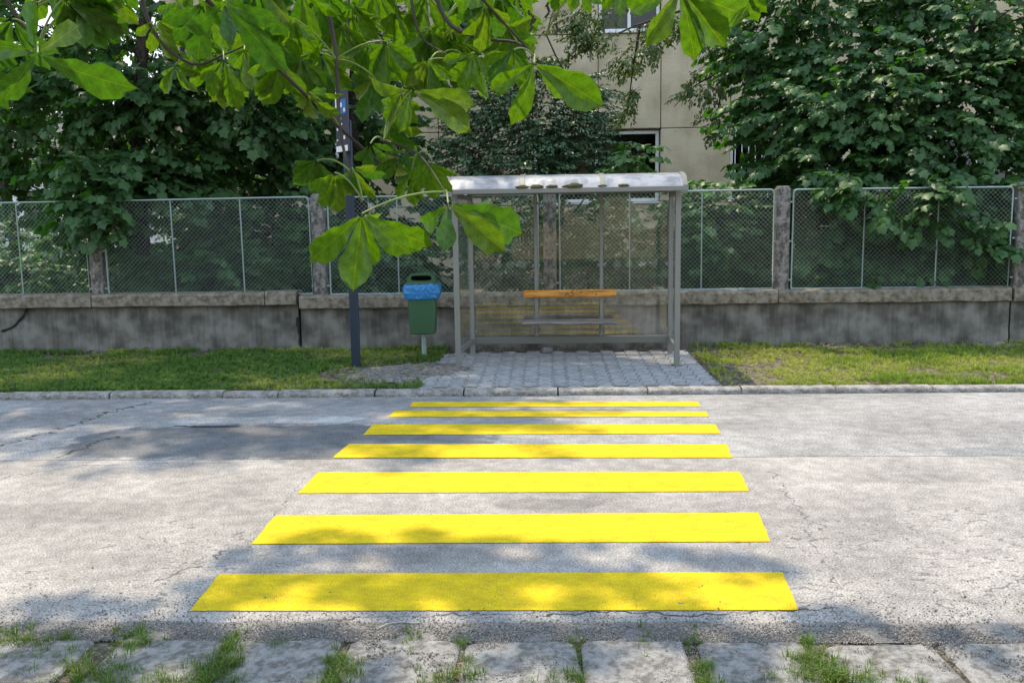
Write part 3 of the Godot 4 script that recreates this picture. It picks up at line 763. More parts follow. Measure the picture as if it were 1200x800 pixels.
func bin():
	var t := thing("litter_bin", "green plastic litter bin with blue bag on a short post", "litter bin", Vector3(-1.535, .015, -10.95))
	t.rotation.y = .06
	var green := flat(lin(.035, .105, .048), .42); green.normal_enabled = true; green.normal_texture = bump(121, .03, 128, 1.0); green.uv1_triplanar = true; green.normal_scale = .2
	var blue := leaf_mat(lin(.04, .25, .58), Color(.3, .4, .5), .28)
	var pm := MB.new(); pm.tube([Vector3(0, -.05, -.05), Vector3(0, .45, -.05)], [.033, .033], 10); part("post", pm.mesh(), M.galv, t)
	loft([[.302, .27, .2, .05], [.298, .30, .23, .05], [.31, .315, .245, .05], [.60, .345, .275, .05], [.76, .355, .285, .05]], green, "body", t, true, true)
	loft([[.755, .362, .29, .05], [.725, .385, .31, .06], [.74, .41, .335, .07], [.80, .445, .365, .08], [.86, .455, .37, .09], [.90, .43, .35, .08], [.925, .36, .29, .06]], blue, "bag", t, false, false, .022, 3.0)
	loft([[.905, .40, .32, .06], [.912, .408, .328, .06], [.93, .40, .32, .06], [.936, .38, .30, .06]], green, "rim", t, true, true)
	# hood with a slot
	var m := MB.new(); var outer := []; var slot := []
	var N := 32
	for i in N:
		var a := TAU * i / N; var c := cos(a); var s := sin(a)
		var k := pow(pow(absf(c), 5) + pow(absf(s), 5), -.2)
		var y := s * k; var w := lerpf(.19, .145, (y + 1) / 2)
		outer.append(Vector3(c * k * w, .985 + y * .052, 0))
		var k2 := pow(pow(absf(c), 4) + pow(absf(s), 4), -.25)
		slot.append(Vector3(c * k2 * .125, .985 + s * k2 * .032, 0))
	var zf := Vector3(0, 0, .135); var zb := Vector3(0, 0, -.135)
	for i in N:
		var j := (i + 1) % N
		m.quad(outer[i] + zf, outer[j] + zf, slot[j] + zf, slot[i] + zf, Vector3(0, 0, 1))
		var md: Vector3 = (outer[i] + outer[j]) / 2 - Vector3(0, .985, 0)
		m.quad(outer[i] + zf, outer[j] + zf, outer[j] + zb, outer[i] + zb, md)
		m.quad(slot[i] + zf, slot[j] + zf, slot[j] + zb * .8, slot[i] + zb * .8, -((slot[i] + slot[j]) / 2 - Vector3(0, .985, 0)))
		m.tri(Vector3(0, .985, 0) + zb, outer[i] + zb, outer[j] + zb, Vector3(0, 0, -1))
	var hood := part("hood", m.mesh(), green, t)
	var d := MB.new()
	for i in N: d.tri(Vector3(0, .985, -.106), slot[i] + zb * .79, slot[(i + 1) % N] + zb * .79, Vector3(0, 0, 1))
	part("opening", d.mesh(), M.dark, hood)
func stop_sign():
	var t := thing("stop_sign", "slim dark blue bus stop sign pole half hidden by chestnut leaves", "sign", Vector3(-2.265, .01, -10.38))
	var navy := flat(lin(.020, .034, .055), .45, .2)
	boxpart("pole", Vector3(0, 1.4, 0), Vector3(.105, 2.86, .06), navy, t, .012)
	var pn := Node3D.new(); pn.name = "panel"; t.add_child(pn); pn.position = Vector3(-.03, 2.86, .10); pn.rotation.y = -.9
	boxpart("board", Vector3(0, 0, 0), Vector3(.30, .80, .03), flat(lin(.010, .014, .035), .35), pn, .006)
	boxpart("foot_strip", Vector3(.0, -.36, .0165), Vector3(.29, .065, .004), M.white, pn, .001)
	boxpart("edge_stripe", Vector3(-.115, .17, .0165), Vector3(.03, .28, .004), M.white, pn, .001)
	boxpart("blue_field", Vector3(.03, .10, .0165), Vector3(.22, .16, .004), flat(lin(.01, .12, .35), .4), pn, .001)
	var lm := MB.new()
	for q in [[-.03, -.03, .10, .018], [-.02, -.09, .12, .018], [-.09, -.14, .03, .03], [.05, -.17, .06, .018], [-.02, -.22, .05, .016], [.08, -.24, .04, .04], [-.10, -.26, .03, .02], [.02, .12, .05, .05], [.10, .06, .04, .04]]: lm.box(Vector3(q[0], q[1], .0205), Vector3(q[2], q[3], .003), 0.0)
	part("lettering", lm.mesh(), M.white, pn)

# ------------------------------------------------------------------ foliage
func leaf_maple(m: MB, xf: Transform3D, col: Color):
	var o := [Vector2(0, 0), Vector2(.28, -.07), Vector2(.50, .13), Vector2(.40, .30), Vector2(.55, .55), Vector2(.30, .64), Vector2(0, 1.0), Vector2(-.30, .64), Vector2(-.55, .55), Vector2(-.40, .30), Vector2(-.50, .13), Vector2(-.28, -.07)]
	var q := []; var nn := []
	for p in o:
		q.append(xf * Vector3(p.x, p.y, .10 - .35 * p.x * p.x - .22 * p.y * p.y)); nn.append((xf.basis * Vector3(p.x * .7, p.y * .35, 1)).normalized())
	var c := xf * Vector3(0, .3, .08); var cn := (xf.basis * Vector3(0, .1, 1)).normalized()
	for i in 12: m.stri([c, q[i], q[(i + 1) % 12]], [cn, nn[i], nn[(i + 1) % 12]], [Vector2.ZERO, Vector2.ZERO, Vector2.ZERO], col)
func leaf_oval(m: MB, xf: Transform3D, col: Color):
	var q := []; var nn := []
	for p in [Vector2(0, 0), Vector2(.24, .25), Vector2(.26, .6), Vector2(0, 1), Vector2(-.26, .6), Vector2(-.24, .25)]:
		q.append(xf * Vector3(p.x, p.y, .25 * absf(p.x) - .2 * p.y * p.y)); nn.append((xf.basis * Vector3(-p.x, .3 * p.y, 1)).normalized())
	for i in range(1, 5): m.stri([q[0], q[i], q[i + 1]], [nn[0], nn[i], nn[i + 1]], [Vector2.ZERO, Vector2.ZERO, Vector2.ZERO], col)
func spray(kind: String, count: int, leaf: float, length: float) -> ArrayMesh:
	var m := MB.new()
	var pts := []; var rad := []
	for i in 5: pts.append(Vector3(rf(-.02, .02) * length, length * i / 4.0, -.10 * length * pow(i / 4.0, 2))); rad.append(.006 * (1.15 - i / 4.0) * length / .5)
	m.tube(pts, rad, 3, Color(.28, .22, .25), false)
	for k in count:
		var u := (k + 1.0) / count; var s := 1.0 if k % 2 == 0 else -1.0
		var p := Vector3(0, length * (.15 + .85 * u), -.10 * length * u * u)
		var ang := s * (rf(.5, 1.25) * (1.0 - .7 * pow(u, 4)))
		var pet := leaf * rf(.3, .8)
		var dir := Vector3(sin(ang), cos(ang), rf(-.25, .15)).normalized()
		var base := p + dir * pet
		if kind == "maple" : m.tube([p, base], [.0022, .0016], 3, Color(.6, .7, .5), false)
		var nrm := (Vector3(rf(-.8, .8), rf(-.8, .8), 1.0)).normalized()
		var y := (dir + Vector3(0, 0, rf(-.7, 0))).normalized(); var x := y.cross(nrm).normalized(); nrm = x.cross(y)
		var sc := leaf * rf(.55, 1.25); var v := rf(.65, 1.35)
		var xf := Transform3D(Basis(x * sc, y * sc, nrm * sc), base)
		var col := Color(v * rf(.92, 1.1), v, v * rf(.8, 1.1))
		if kind == "maple": leaf_maple(m, xf, col)
		else: leaf_oval(m, xf, col)
	return m.mesh()
# crown of sprays in ellipsoids; blobs: [centre, radii, sprays]
func crown(parent: Node, meshes: Array, mt: Material, axis: Vector3, blobs: Array, scl: float, tint_a: Color, tint_b: Color, droop := .6):
	var xs := []; var cs := []
	for k in meshes: xs.append([]); cs.append([])
	for b in blobs:
		var c: Vector3 = b[0]; var r: Vector3 = b[1]
		for i in int(b[2]):
			var d := Vector3(rng.randfn(), rng.randfn(), rng.randfn()).normalized()
			var p := c + d * r * pow(rng.randf(), .42)
			var out := (Vector3(p.x - axis.x, 0, p.z - axis.z).normalized() * .8 + Vector3(d.x, d.y * .4, d.z) + Vector3(rf(-.5, .5), 0, rf(-.5, .5)))
			out.y -= rf(0.0, droop) * 1.3; out = out.normalized()
			var up := (Vector3.UP + Vector3(rf(-.5, .5), 0, rf(-.5, .5)) + d * .35).normalized()
			var x := out.cross(up).normalized(); up = x.cross(out)
			var s := scl * rf(.75, 1.25); var k := rng.randi() % meshes.size()
			xs[k].append(Transform3D(Basis(x * s, out * s, up * s), p - out * .2 * s))
			var tt := clampf(rng.randfn(.5, .25), 0, 1)
			cs[k].append(tint_a.lerp(tint_b, tt))
	for k in meshes.size():
		if xs[k].size(): multi("crown", meshes[k], mt, xs[k], cs[k], parent)
func limb_pts(a: Vector3, b: Vector3, r0: float, r1: float, bend := .15) -> Array:
	var pts := []; var rad := []; var L := a.distance_to(b)
	for i in 7:
		var u := i / 6.0
		pts.append(a.lerp(b, u) + Vector3(grain.get_noise_2d(u * 2 + a.x, b.y), bend * 1.2 * sin(u * PI), grain.get_noise_2d(u * 2 + a.z, b.x)) * bend * L * sin(u * PI)); rad.append(lerpf(r0, r1, u))
	return [pts, rad]
func tree(called: String, label: String, cat: String, base: Vector3, top: Vector3, r: float, blobs: Array, meshes: Array, mt: Material, scl: float, ta: Color, tb: Color, group := "", limbs := 10, droop := .6) -> Node3D:
	var t := thing(called, label, cat, base, group)
	var m := MB.new(); var q := limb_pts(Vector3(0, -.1, 0), top - base, r, r * .35, .06); q[1][0] = r * 1.35
	m.tube(q[0], q[1], 9); part("trunk", m.mesh(), M.bark, t)
	for i in mini(limbs, blobs.size()):
		var c: Vector3 = blobs[i][0] - base
		var u := clampf((c.y - .6) / (top.y - base.y), .25, .92)
		var a: Vector3 = q[0][int(u * 6)]
		var lm := MB.new(); var l := limb_pts(a, c, r * .42, r * .08, .14); lm.tube(l[0], l[1], 6)
		for k in 4:
			var e: Vector3 = c + Vector3(rng.randfn(), rng.randfn() * .6, rng.randfn()).normalized() * blobs[i][1] * .8
			var l2 := limb_pts(l[0][3 + k % 3], e, r * .14, .006, .12); lm.tube(l2[0], l2[1], 4)
		part("limb", lm.mesh(), M.bark, t)
	var bl := []
	for b in blobs: bl.append([b[0] - base, b[1], b[2]])
	crown(t, meshes, mt, Vector3(0, 0, 0), bl, scl, ta, tb, droop)
	return t
func A(px: float, py: float, z: float, rx: float, ry: float, rz: float, n: int) -> Array:
	return [at(px, py, z), Vector3(rx, ry, rz), n]
func trees():
	var maple := []; var oval := []; var small := []
	for k in 3: maple.append(spray("maple", 18, .112, .54))
	for k in 3: oval.append(spray("oval", 22, .085, .42))
	for k in 3: small.append(spray("oval", 26, .050, .30))
	var lm := leaf_mat(lin(.075, .165, .055), Color(.80, 1.0, .30), .46)
	var lm2 := leaf_mat(lin(.066, .145, .054), Color(.75, .95, .30), .46)
	M.leafgreen = lm
		# left maple
	var b := [A(60, 30, -13.4, 1.0, .7, .9, 42), A(180, 60, -13.6, 1.1, .8, .9, 60), A(310, 40, -13.8, 1.1, .9, .9, 60), A(30, 150, -13.2, .8, .7, .8, 34), A(130, 160, -13.2, .9, .7, .8, 44), A(240, 150, -13.6, .9, .8, .8, 54), A(110, 260, -12.9, .75, .6, .5, 38), A(20, 230, -13.3, .7, .7, .6, 30), A(150, 310, -12.7, .6, .45, .4, 26), A(115, 245, -11.75, .35, .35, .2, 22), A(100, 205, -12.0, .6, .3, .4, 30), A(160, 200, -12.5, .6, .5, .4, 44), A(210, 210, -12.8, .5, .4, .4, 30), A(150, 110, -12.5, .7, .5, .5, 44), A(60, 120, -12.6, .8, .6, .6, 50), A(200, 110, -12.8, .8, .6, .6, 50), A(310, 120, -13.0, .8, .7, .6, 50), A(-60, 80, -13.4, 1.2, 1.6, 1, 80), A(320, 190, -13.9, .9, .8, .7, 44)]
	for q in [[-7.0, 7.6, -13.8, 2.4, 1.5, 2.0, 150], [-4.6, 8.4, -13.8, 2.3, 1.7, 2.0, 150], [-8.8, 6.6, -14.0, 1.8, 1.6, 1.6, 90], [-3.2, 6.6, -13.2, 1.5, 1.2, 1.4, 80], [-6.2, 10.4, -14.2, 2.2, 1.5, 2.0, 130], [-6.4, 6.4, -11.4, 2.0, 1.0, 1.4, 90], [-5.6, 9.2, -11.8, 2.2, 1.2, 1.6, 130], [-3.9, 8.4, -11.6, 1.5, 1.0, 1.4, 90], [-7.6, 8.2, -11.4, 2.0, 1.2, 1.4, 110], [-4.2, 10.2, -12.4, 1.8, 1.4, 1.6, 100], [-8.6, 9.4, -12.2, 1.8, 1.4, 1.6, 90]]: b.append([Vector3(q[0], q[1], q[2]), Vector3(q[3], q[4], q[5]), q[6]])
	tree("maple_tree", "large dark maple overhanging the fence at the far left", "tree", Vector3(-6.05, .5, -13.1), Vector3(-5.8, 9.5, -13.9), .13, b, maple, lm, 1.0, Color(.85, .9, .9), Color(1.12, 1.1, 1.0), "", 14)
	# dense dark tree behind the sign
	b = [A(250, 200, -14.8, 1.1, .9, .9, 70), A(340, 150, -14.8, 1.1, 1.0, .9, 80), A(430, 170, -14.8, 1.0, .9, .9, 70), A(290, 290, -14.2, 1.0, .7, .7, 60), A(400, 290, -14.2, 1.0, .8, .7, 64), A(470, 260, -14.3, .8, .8, .6, 50), A(360, 60, -15.2, 1.3, 1.0, 1.0, 80), A(470, 60, -15.4, 1.0, .9, .9, 50), A(220, 300, -14.0, .6, .6, .5, 28)]
	for q in [[-3.2, 7.4, -15.2, 2.2, 1.5, 1.8, 130], [-1.0, 7.8, -15.4, 1.7, 1.4, 1.6, 80], [-3.0, 9.8, -15.2, 1.9, 1.4, 1.6, 100]]: b.append([Vector3(q[0], q[1], q[2]), Vector3(q[3], q[4], q[5]), q[6]])
	tree("dense_tree", "dense dark green tree behind the fence at the sign pole", "tree", Vector3(-3.1, .5, -15.0), Vector3(-2.9, 8.6, -15.2), .15, b, maple, lm2, 1.0, Color(.88, .92, .92), Color(1.12, 1.1, 1.0), "", 10)
	# small-leaved shrub behind the shelter roof
	b = [A(570, 130, -13.6, .75, .55, .6, 204), A(640, 150, -13.6, .8, .6, .6, 221), A(540, 185, -13.5, .6, .5, .6, 153), A(690, 110, -13.7, .4, .35, .4, 60), A(690, 140, -13.6, .45, .5, .5, 102), A(620, 200, -13.4, .9, .5, .6, 221), A(710, 185, -13.5, .3, .4, .4, 61), A(570, 260, -13.2, .7, .5, .5, 153), A(660, 280, -13.2, .8, .5, .5, 153), A(610, 90, -13.8, .6, .4, .5, 95)]
	tree("small_leaved_shrub", "tall grey-green small-leaved shrub rising behind the shelter roof", "shrub", Vector3(.2, .5, -13.5), Vector3(.15, 3.6, -13.6), .05, b, small, leaf_mat(lin(.070, .135, .060), Color(.5, .6, .25), .42), 1.05, Color(.88, .95, .95), Color(1.15, 1.12, 1.0), "", 9, .2)
	b = [A(735, 182, -13.0, .22, .26, .2, 16), A(728, 225, -13.0, .25, .3, .2, 14)]
	tree("maple_sapling", "bright green maple sapling beside the window above the shelter roof", "sapling", Vector3(1.15, .5, -13.0), at(735, 180, -13.0), .02, b, maple, lm, .8, Color(1.05, 1.1, .9), Color(1.25, 1.25, .9), "", 2)
	# right maple
	b = [A(930, 130, -13.4, .9, .6, .8, 66), A(1030, 120, -13.2, 1.0, .6, .8, 74), A(1130, 110, -13.2, 1.1, .7, .8, 80), A(950, 200, -13.0, .8, .5, .7, 62), A(1050, 210, -12.8, .9, .5, .7, 70), A(1160, 210, -12.8, .8, .6, .7, 66), A(960, 290, -12.7, .7, .5, .45, 50), A(1060, 290, -12.5, .8, .55, .4, 60), A(1160, 300, -12.5, .7, .5, .4, 50), A(1230, 100, -13.2, .9, 1.2, .9, 80), A(1180, 20, -13.8, .9, .6, .8, 44), A(1070, 20, -14.2, .8, .5, .8, 36), A(960, 30, -14.2, .6, .45, .7, 26), A(880, 50, -14.2, .7, .6, .7, 44), A(925, 90, -14.0, .6, .5, .6, 40), A(1000, 65, -13.9, .9, .5, .7, 52), A(1100, 60, -13.8, .9, .5, .7, 52), A(1190, 60, -13.6, .8, .5, .7, 44), A(930, -5, -14.4, .9, .4, .7, 36), A(1030, -10, -14.4, .9, .4, .7, 36), A(1010, 160, -13.2, .9, .5, .7, 50), A(1110, 160, -13.0, .9, .5, .7, 50), A(920, 240, -13.4, .4, .5, .4, 30), A(1250, 250, -12.8, .8, 1.0, .6, 60), A(1090, 240, -11.9, .35, .35, .2, 20), A(1000, 225, -11.85, .3, .2, .2, 14), A(1150, 270, -11.9, .25, .35, .15, 12), A(1030, 240, -11.72, .15, .15, .08, 4)]
	for q in [[6.4, 6.4, -15.2, 2.0, .9, 1.4, 90], [9.0, 6.4, -14.8, 1.8, 1.2, 1.4, 80], [4.0, 6.4, -15.4, 1.4, .7, 1.0, 40]]: b.append([Vector3(q[0], q[1], q[2]), Vector3(q[3], q[4], q[5]), q[6]])
	var t := tree("maple_tree", "broad maple hanging over the fence right of the shelter", "tree", Vector3(5.4, .5, -14.3), Vector3(5.6, 6.6, -14.9), .17, b.map(func(e): return [e[0], e[1], int(e[2] * 1.35)]), maple, lm, .9, Color(.88, .95, .95), Color(1.12, 1.12, 1.0), "", 12)
	for q in [[at(1035, 55, -14.2), at(1105, -15, -14.2), .10], [at(1130, 45, -14.0), at(1165, -15, -14.0), .09]]:
		var m := MB.new(); var l := limb_pts(q[0] - t.position, q[1] - t.position, q[2], q[2] * .7, .05); m.tube(l[0], l[1], 8); part("limb", m.mesh(), M.bark, t)
	# light feathery branches in front of the building
	b = [A(690, 45, -15.6, .45, .25, .4, 22), A(735, 70, -15.6, .35, .3, .4, 24), A(760, 60, -15.6, .35, .3, .4, 20), A(740, 115, -15.6, .12, .35, .2, 14), A(725, 140, -15.6, .14, .12, .15, 6), A(800, 110, -15.4, .18, .25, .2, 12), A(830, 105, -15.4, .35, .45, .4, 30), A(850, 60, -15.6, .45, .4, .4, 34), A(835, 150, -15.3, .25, .2, .3, 12), A(790, 30, -15.8, .6, .3, .4, 40), A(680, 30, -15.7, .6, .3, .4, 36), A(830, 20, -15.8, .5, .35, .4, 36), A(655, 75, -15.8, .4, .25, .3, 16), A(700, 10, -15.8, .6, .25, .4, 18)]
	for q in [[5.4, 6.6, -16.6, 1.6, .9, 1.2, 50]]: b.append([Vector3(q[0], q[1], q[2]), Vector3(q[3], q[4], q[5]), q[6]])
	tree("lime_tree", "light green tree with thin hanging branches before the beige building", "tree", Vector3(4.6, .5, -16.6), Vector3(4.3, 7.0, -16.4), .10, b, oval, leaf_mat(lin(.10, .16, .045), Color(.8, .85, .25), .45), .8, Color(.9, .92, .85), Color(1.2, 1.15, .9), "", 0, .9)
	var lt := get_node("lime_tree")
	for w in [[[930, -40, 15.9], [890, 40, 15.6], [850, 80, 15.5], [815, 100, 15.4], [790, 125, 15.4]], [[870, 60, 15.6], [845, 110, 15.4], [838, 150, 15.3]], [[900, -30, 16.0], [800, 12, 15.8], [745, 30, 15.7], [700, 50, 15.7], [660, 74, 15.8]], [[750, 30, 15.7], [742, 80, 15.6], [736, 125, 15.6]], [[850, 80, 15.5], [832, 60, 15.5], [815, 20, 15.7]]]:
		var bm := MB.new(); var bp := []; var br := []
		for i in w.size(): bp.append(at(w[i][0], w[i][1], -w[i][2]) - lt.position); br.append(.028 * (1.0 - .8 * i / (w.size() - 1.0)))
		bm.tube(bp, br, 5); part("limb", bm.mesh(), M.bark, lt)
	# undergrowth right behind the fence: shrubs one can tell apart
	var sl := [["mid green shrub behind the far left fence panel", 30, 320, -14.5, .9, .45, 40, 3], ["yellow-green bush tinted bright as if sunlit behind the far left fence panel", 85, 305, -16.5, .8, .7, 80, 1], ["dark shrub filling the fence panel left of the sign", 250, 320, -12.8, 1.2, .4, 80, 0], ["bush tinted light green as if sunlit behind the fence left of the sign", 235, 225, -16.6, .6, .7, 60, 1], ["dark shrub behind the fence panel at the litter bin", 440, 310, -12.8, .9, .5, 70, 0], ["leafy shrub with pale glints behind the left shelter glass", 590, 300, -12.7, .8, .5, 70, 2], ["leafy shrub with pale glints behind the right shelter glass", 730, 300, -12.7, .8, .45, 80, 2], ["fresh green bush behind the fence just right of the shelter", 840, 275, -12.8, .65, .8, 150, 3], ["dark shrub low behind the fence left of the far right post", 1120, 325, -12.4, 1.3, .35, 70, 0], ["dark shrub low behind the fence right of the tall post", 960, 325, -12.4, .9, .35, 50, 0], ["tall dark shrub behind the right fence panel under the maple", 1040, 280, -13.6, 1.5, .8, 130, 0], ["tall dark shrub behind the fence under the maple at the picture edge", 1190, 270, -13.6, 1.3, .8, 110, 0], ["tall dark shrub in the shade behind the fence left of the sign", 320, 280, -13.4, 1.2, .8, 110, 0], ["bush tinted bright as if sunlit in a gap left of the leaf-covered fence post", 40, 290, -17.5, .9, .8, 80, 1], ["bush tinted bright as if sunlit high behind the fence right of the leaf-covered post", 200, 240, -17.5, 1.0, .8, 80, 1], ["grey-green bush before the building seen through the shelter", 690, 270, -14.4, 1.2, .7, 110, 2]]
	var ta := [Color(.88, .92, .9), Color(1.25, 1.15, .8), Color(.95, .98, .95), Color(.98, 1.05, .9)]; var tb := [Color(1.1, 1.1, .95), Color(1.5, 1.35, .9), Color(1.2, 1.18, 1.1), Color(1.25, 1.25, 1.0)]  # second tint pair brightens the leaf colour to imitate sun on bushes
	for s in sl:
		var c := at(s[1], s[2], s[3]); var g := Vector3(c.x, .5, c.z)
		var bl := [[c, Vector3(s[4], s[5], .45), int(s[6])], [Vector3(c.x + .2, .85, c.z - .1), Vector3(s[4] * .8, .35, .4), int(s[6] * .5)], [Vector3(c.x - s[4] * .5, c.y + .1, c.z), Vector3(s[4] * .4, s[5] * .8, .35), int(s[6] * .4)]]
		for bb in bl: bb[2] = int(bb[2] * 1.6)
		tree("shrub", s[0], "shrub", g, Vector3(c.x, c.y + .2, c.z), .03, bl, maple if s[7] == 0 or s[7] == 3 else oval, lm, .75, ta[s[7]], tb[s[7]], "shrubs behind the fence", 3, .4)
	# trees of the background left, past the building's end
	for q in [["tall tree in the distance between maple and white house", -14.5, -24.0, 1.0], ["pale green tree behind the maple at the building corner", -10.2, -21.5, .8]]:
		var bl := []
		for k in 9: bl.append([Vector3(q[1] + rf(-1.6, 1.6), 2.2 + k * .75 * q[3], q[2] + rf(-1.2, 1.2)), Vector3(1.5, .9, 1.3) * q[3], 55])
		tree("garden_tree", q[0], "tree", Vector3(q[1], .4, q[2]), Vector3(q[1], 8 * q[3], q[2]), .16, bl, oval, lm, 1.5, Color(1.0, 1.0, .9), Color(1.25, 1.2, .9), "garden trees beyond the building", 6)
	var nh := thing("added_near_house", "beige house added on the near side to block bright sky in the shelter glass", "house", Vector3(1, -.2, 19))  # house added to keep bright sky out of the glass reflection
	boxpart("wall", Vector3(0, 4, 4), Vector3(34, 8, 8), M.facade, nh, .02)
	boxpart("roof", Vector3(0, 8.2, 4), Vector3(35, .4, 9), M.post, nh, .02)
	for k in 9: window_unit(nh, -14.0 + k * 3.5, -12.6 + k * 3.5, 2.4, 4.0, -.02, false, [.5])
	# the near side of the street, which the glass and the roof mirror
	for q in [[-7.5, 9.0, "tree on the near side of the street mirrored by the shelter, by the hedge end"], [-1.5, 11.5, "tree on the near side of the street mirrored by the shelter, behind the chestnut"], [5.5, 9.5, "tree on the near side of the street mirrored by the shelter, before the house"]]:
		var bl := []
		for k in 9: bl.append([Vector3(q[0] + rf(-1.8, 1.8), 1.8 + k * .8, q[1] + rf(-1.4, 1.4)), Vector3(1.6, 1.0, 1.4), 45])
		tree("street_tree", q[2], "tree", Vector3(q[0], -.2, q[1]), Vector3(q[0], 7.5, q[1]), .18, bl, maple, lm, 1.6, Color(.8, .9, .8), Color(1.2, 1.2, .9), "trees on the near side", 6)

# ------------------------------------------------------------------ the chestnut overhead
func leaflet_mesh(curl: float, fold: float, sd: float) -> ArrayMesh:
	var m := MB.new(); var pts := []; var uvs := []
	var wd := [.018, .055, .10, .145, .19, .205, .165, .07, .0]; var vv := [0.0, .14, .29, .44, .58, .71, .84, .945, 1.0]
	for j in 9:
		var v: float = vv[j]; var w: float = wd[j] * (1.0 + .10 * sin(j * 2.3 + sd)); var r := []; var t := []
		for i in 5:
			var u := (i - 2) / 2.0; var x := u * w
			var e := .02 * (1 if j % 2 == 0 else -1) * absf(u) * (1.0 if absf(u) > .9 else 0.0)
			r.append(Vector3(x, v + e - .03 * absf(u) * v, fold * absf(x) - curl * v * v + .022 * sin(v * 15 + u * 3 + sd) * absf(u)))
			t.append(Vector2(.5 + .5 * u * wd[j] / .21, v))
		pts.append(r); uvs.append(t)
	m.grid(pts, uvs, Vector3(0, 0, 1)); return m.mesh()
func leaflet_tex() -> ImageTexture:
	var w := 128; var h := 256; var a := nbytes(501, .02, w, h, 3, false); var b := nbytes(502, .2, w, h, 2, false)
	var px := PackedByteArray(); px.resize(w * h * 3)
	for y in h:
		for x in w:
			var u := absf(x / float(w) - .5) * 2; var v := y / float(h)
			var f := .90 + (a[y * w + x] - 128) * .0010 + (b[y * w + x] - 128) * .0006
			var vein := fposmod((v - u * .16) * 17.0, 1.0)
			var e := 0.0
			if u < .035: e = 1.0
			elif vein < .12: e = .55
			var c := Color(.76, .90, .58).lerp(Color(1.0, 1.0, .80), e)
			px[(y * w + x) * 3] = clampi(int(c.r * f * 255), 0, 255); px[(y * w + x) * 3 + 1] = clampi(int(c.g * f * 255), 0, 255); px[(y * w + x) * 3 + 2] = clampi(int(c.b * f * 255), 0, 255)
	return ImageTexture.create_from_image(Image.create_from_data(w, h, false, Image.FORMAT_RGB8, px))
func chestnut():
	var t := thing("chestnut_tree", "horse chestnut whose leafy boughs hang into the top of the view", "tree", Vector3(-2.9, 0, 1.9))
	var O := -t.position
	var tm := MB.new(); var q := limb_pts(Vector3(0, -.2, 0), Vector3(.1, 7.5, -.3), .24, .09, .04); tm.tube(q[0], q[1], 10); part("trunk", tm.mesh(), M.bark, t)
	var tex := leaflet_tex(); var mats := []
	for c in [lin(.16, .28, .065), lin(.24, .35, .045), lin(.12, .23, .08), lin(.29, .35, .08)]:  # second tone is brighter, putting backlight into the leaf colour
		var m := leaf_mat(c, Color(.95, 1.0, .42), .34); m.albedo_texture = tex; mats.append(m)
	var meshes := [leaflet_mesh(.10, .35, 0.0), leaflet_mesh(.28, .25, 2.0), leaflet_mesh(-.08, .55, 4.0), leaflet_mesh(.45, .40, 1.0), leaflet_mesh(.20, .75, 3.0)]
	# boughs: [[x, y, depth] ...], start radius
	var boughs := [[[[330, -260, 2.6], [370, -60, 2.4], [386, 20, 2.35], [394, 70, 2.3], [398, 150, 2.2], [410, 200, 2.1], [425, 235, 2.0]], .012], [[[470, -240, 2.7], [505, -40, 2.5], [522, 22, 2.45], [560, 44, 2.4], [606, 50, 2.35], [628, 68, 2.3]], .012], [[[440, -200, 2.7], [478, -20, 2.5], [492, 40, 2.45], [520, 62, 2.4], [545, 80, 2.35]], .008], [[[120, -260, 2.2], [160, -30, 2.3], [182, 40, 2.3], [225, 75, 2.3], [262, 64, 2.3], [290, 52, 2.3]], .010], [[[-60, -180, 1.9], [-10, -40, 1.9], [20, 20, 1.9], [45, 50, 1.9]], .010], [[[760, -220, 2.2], [780, -60, 2.1], [795, -14, 2.0]], .009], [[[398, 150, 2.2], [450, 165, 2.2], [490, 180, 2.15], [522, 225, 1.95]], .006], [[[410, -160, 2.6], [408, 0, 2.5], [410, 40, 2.45], [420, 80, 2.4]], .007], [[[628, 68, 2.3], [640, 40, 2.35], [650, 5, 2.4], [654, -20, 2.4]], .004], [[[250, -200, 2.2], [255, -40, 2.05], [262, -5, 2.0]], .008]]
	var nodes := []
	for b in boughs:
		var m := MB.new(); var pts := []; var rad := []; var n: int = b[0].size()
		for i in n:
			var p := at(b[0][i][0], b[0][i][1], -b[0][i][2]); nodes.append(p)
			pts.append(p + O); rad.append(b[1] * .7 * (1.0 - .75 * i / (n - 1.0)))
		# joins the tree's limbs above the view
		var root := Vector3(pts[0].x * .55, maxf(pts[0].y + .9, 3.2), pts[0].z * .55)
		pts.push_front(root); rad.push_front(b[1] * 1.6)
		var l := limb_pts(Vector3(0, 3.4, -.1), root, .05, b[1] * 1.6, .08)
		m.tube(l[0], l[1], 6); 
		var cv := []; var cr := []
		for i in pts.size() - 1:
			for s in 4: 
				var u := s / 4.0
				cv.append(pts[i].lerp(pts[i + 1], u).cubic_interpolate(pts[i + 1], pts[maxi(i - 1, 0)], pts[mini(i + 2, pts.size() - 1)], 0.0) if s == 0 else pts[i].cubic_interpolate(pts[i + 1], pts[maxi(i - 1, 0)], pts[mini(i + 2, pts.size() - 1)], u)); cr.append(lerpf(rad[i], rad[i + 1], u))
		cv.append(pts[-1]); cr.append(rad[-1])
		m.tube(cv, cr, 6); part("bough", m.mesh(), M.twig, t)
	# fruit stalk with small husks
	var fs := MB.new()
	for k in 11:
		var c := at(634 + rf(-14, 22), 8 + k * 3.2, -2.38); fs.tube([c + O, c + Vector3(rf(-.012, .012), .012, 0) + O], [.0035, .0035], 5)
	part("fruit_stalk", fs.mesh(), M.twig, t)
